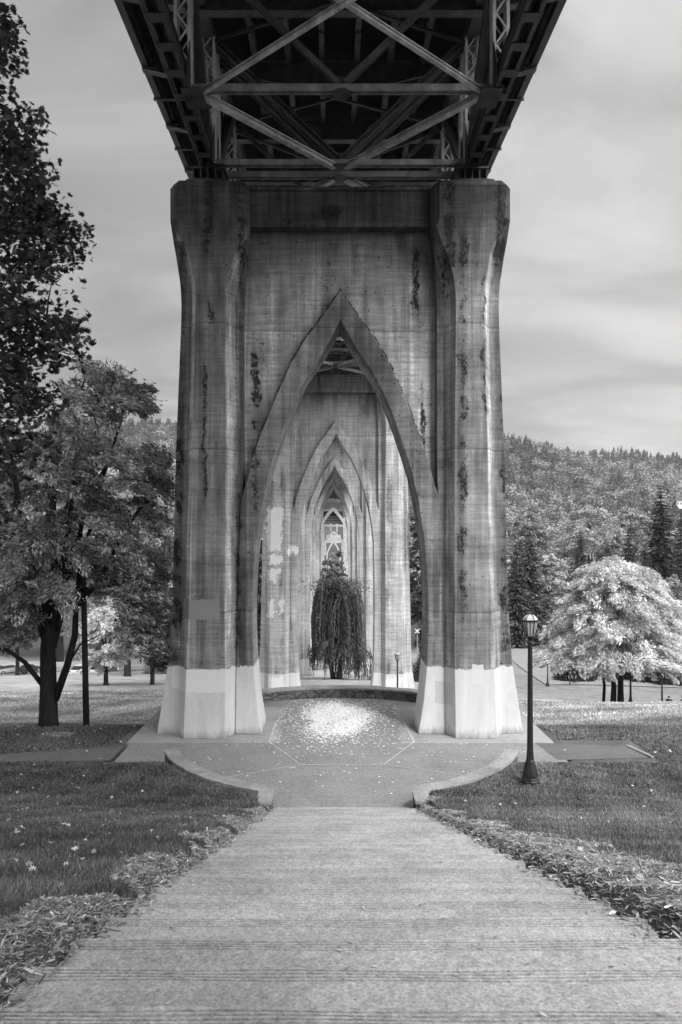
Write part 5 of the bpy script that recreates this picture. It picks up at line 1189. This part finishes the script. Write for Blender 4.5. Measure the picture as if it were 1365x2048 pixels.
def chips():
    rg = np.random.default_rng(30); Cs = []
    for side in (-1, 1):
        n = 95000 if side > 0 else 65000; Y = 1.2+16*rg.random(n)**1.7; w = mulch_w(Y, side)*1.25; d = w*rg.random(n)**.8*1.0-.03
        X = XL-d if side < 0 else XR+d; Y = np.minimum(Y, 16.9)
        zg = gsurf(X, Y)+.01+rg.uniform(.0, .05, n)+.012*np.sin(X*9+Y*7)*(d > .1)
        Cs.append(np.stack([X, Y, zg], 1))
        m = 3500; Y = 1.5+15*rg.random(m)**1.4; d = np.abs(rg.normal(size=m))*.055*(1+.6*np.sin(Y*3)); X = XL+d if side < 0 else XR-d
        Cs.append(np.stack([X, Y, np.floor((FOOT-Y)/TREAD)*RISE+.012], 1))
    n = 700; X = AX+rg.normal(size=n)*2.3; Y = 17.2+rg.normal(size=n)*.5
    C = np.concatenate(Cs); n = len(C); S = rg.lognormal(-4.0, .62, n)*(1+.05*C[:, 1]); S = np.clip(S, .01, .10)
    sh = np.array([(-.5, .07), (-.15, .12), (.5, .04), (.45, -.07), (-.1, -.12), (-.5, -.05)])
    leaves('bark_mulch', C, rot_mats(n, 1.5, rg), S, sh, M['chip'], tone=np.clip(rg.lognormal(-.2, .5, n), .2, 2.6), curl=.05); tag(bpy.data.objects['bark_mulch'], 'loose bark chips strewn along both edges of the steps', 'bark mulch', kind='stuff')
chips()
def litter():
    rg = np.random.default_rng(40)
    # fallen leaves on the lawns
    n = 480; Y = 4+24*rg.random(n)**1.0; X = np.where(rg.random(n) < .8, rg.uniform(-.5, -.10, n), rg.uniform(.12, .5, n))*Y
    k = ~on_steps(X, Y, .2) & ~((np.hypot(X-PC[0], Y-PC[1]) < 7.3)); X, Y = X[k], Y[k]; n = len(X); Z = np.maximum(gsurf(X, Y), np.where((Y > 21.2) & (Y < 23.8) & (np.abs(X) < 20), .06, -9))+.05
    leaves('fallen_leaves', np.stack([X, Y, Z], 1), rot_mats(n, .5, rg), rg.uniform(.03, .075, n)*(1+.03*Y), MAPLE, M['petal'], tone=rg.uniform(.3, .9, n), curl=.3); tag(bpy.data.objects['fallen_leaves'], 'pale fallen leaves scattered over the lawns', 'fallen leaves', kind='stuff')
    # white petals heaped on the plaza
    n = 9000; r = np.sqrt(rg.random(n))*1.15+np.abs(rg.normal(size=n))*.35*(rg.random(n) < .6); a = rg.uniform(0, 2*pi, n); r = r*(1+.16*np.sin(3*a+1)+.10*np.sin(5*a)+.06*np.sin(9*a)); X = .16+r*np.cos(a)*.9; Y = 26.4+r*np.sin(a)*1.75+rg.normal(size=n)*.25
    m = 2000; X = np.concatenate([X, rg.normal(size=m)*1.7+.1]); Y = np.concatenate([Y, 26.3+rg.normal(size=m)*2.0]); m = 160; X = np.concatenate([X, rg.uniform(-5, 5.4, m)]); Y = np.concatenate([Y, rg.uniform(18.5, 29, m)])
    k = (np.hypot(X-PC[0], Y-PC[1]) < 6.6) & ~((np.abs(X-AX) > 2.4) & (Y > 23.6)) & (np.hypot(X-PC[0], Y-PC[1]) < np.where(Y < 20.5, 5.2, 9)); X, Y = X[k], Y[k]; n = len(X)
    leaves('petals', np.stack([X, Y, rg.uniform(.014, .032, n)], 1), rot_mats(n, 14, rg), rg.uniform(.035, .095, n), QUAD*np.array([1, 1.5]), M['petal'], tone=rg.uniform(.9, 1.15, n), curl=.01); tag(bpy.data.objects['petals'], 'white petals strewn in a bright oval on the plaza', 'petals', kind='stuff')
    # twigs and bits on the steps
    n = 420; Y = 2.2+15*rg.random(n)**1.2; X = rg.uniform(XL+.05, XR-.05, n); i = np.floor((FOOT-Y)/TREAD); Z = i*RISE+.012; Zok = Z
    leaves('step_litter', np.stack([X, Y, Zok], 1), rot_mats(n, 3, rg), rg.uniform(.012, .05, n), np.array([(-.5, .06), (.1, .2), (.5, 0), (0, -.18)]), M['chip'], tone=rng.uniform(.1, 2.2, n), curl=.05); tag(bpy.data.objects['step_litter'], 'small leaf scraps and twigs lying on the steps', 'litter', kind='stuff')
litter()

# ------------------------------------------------------------------ air
t = NT('air'); vol = t.n('ShaderNodeVolumePrincipled'); vol.inputs['Color'].default_value = (.9, .9, .9, 1); vol.inputs['Density'].default_value = .00016; vol.inputs['Anisotropy'].default_value = .2
t.link(vol.outputs[0], t.out.inputs['Volume'])
mb = MB(); mb.box((-1000, -70, -28), (1000, 1420, 290)); tag(mb.build('haze', t.m), 'thin summer haze over the park and ridge', 'haze', kind='stuff')
SC.cycles.volume_bounces = 0
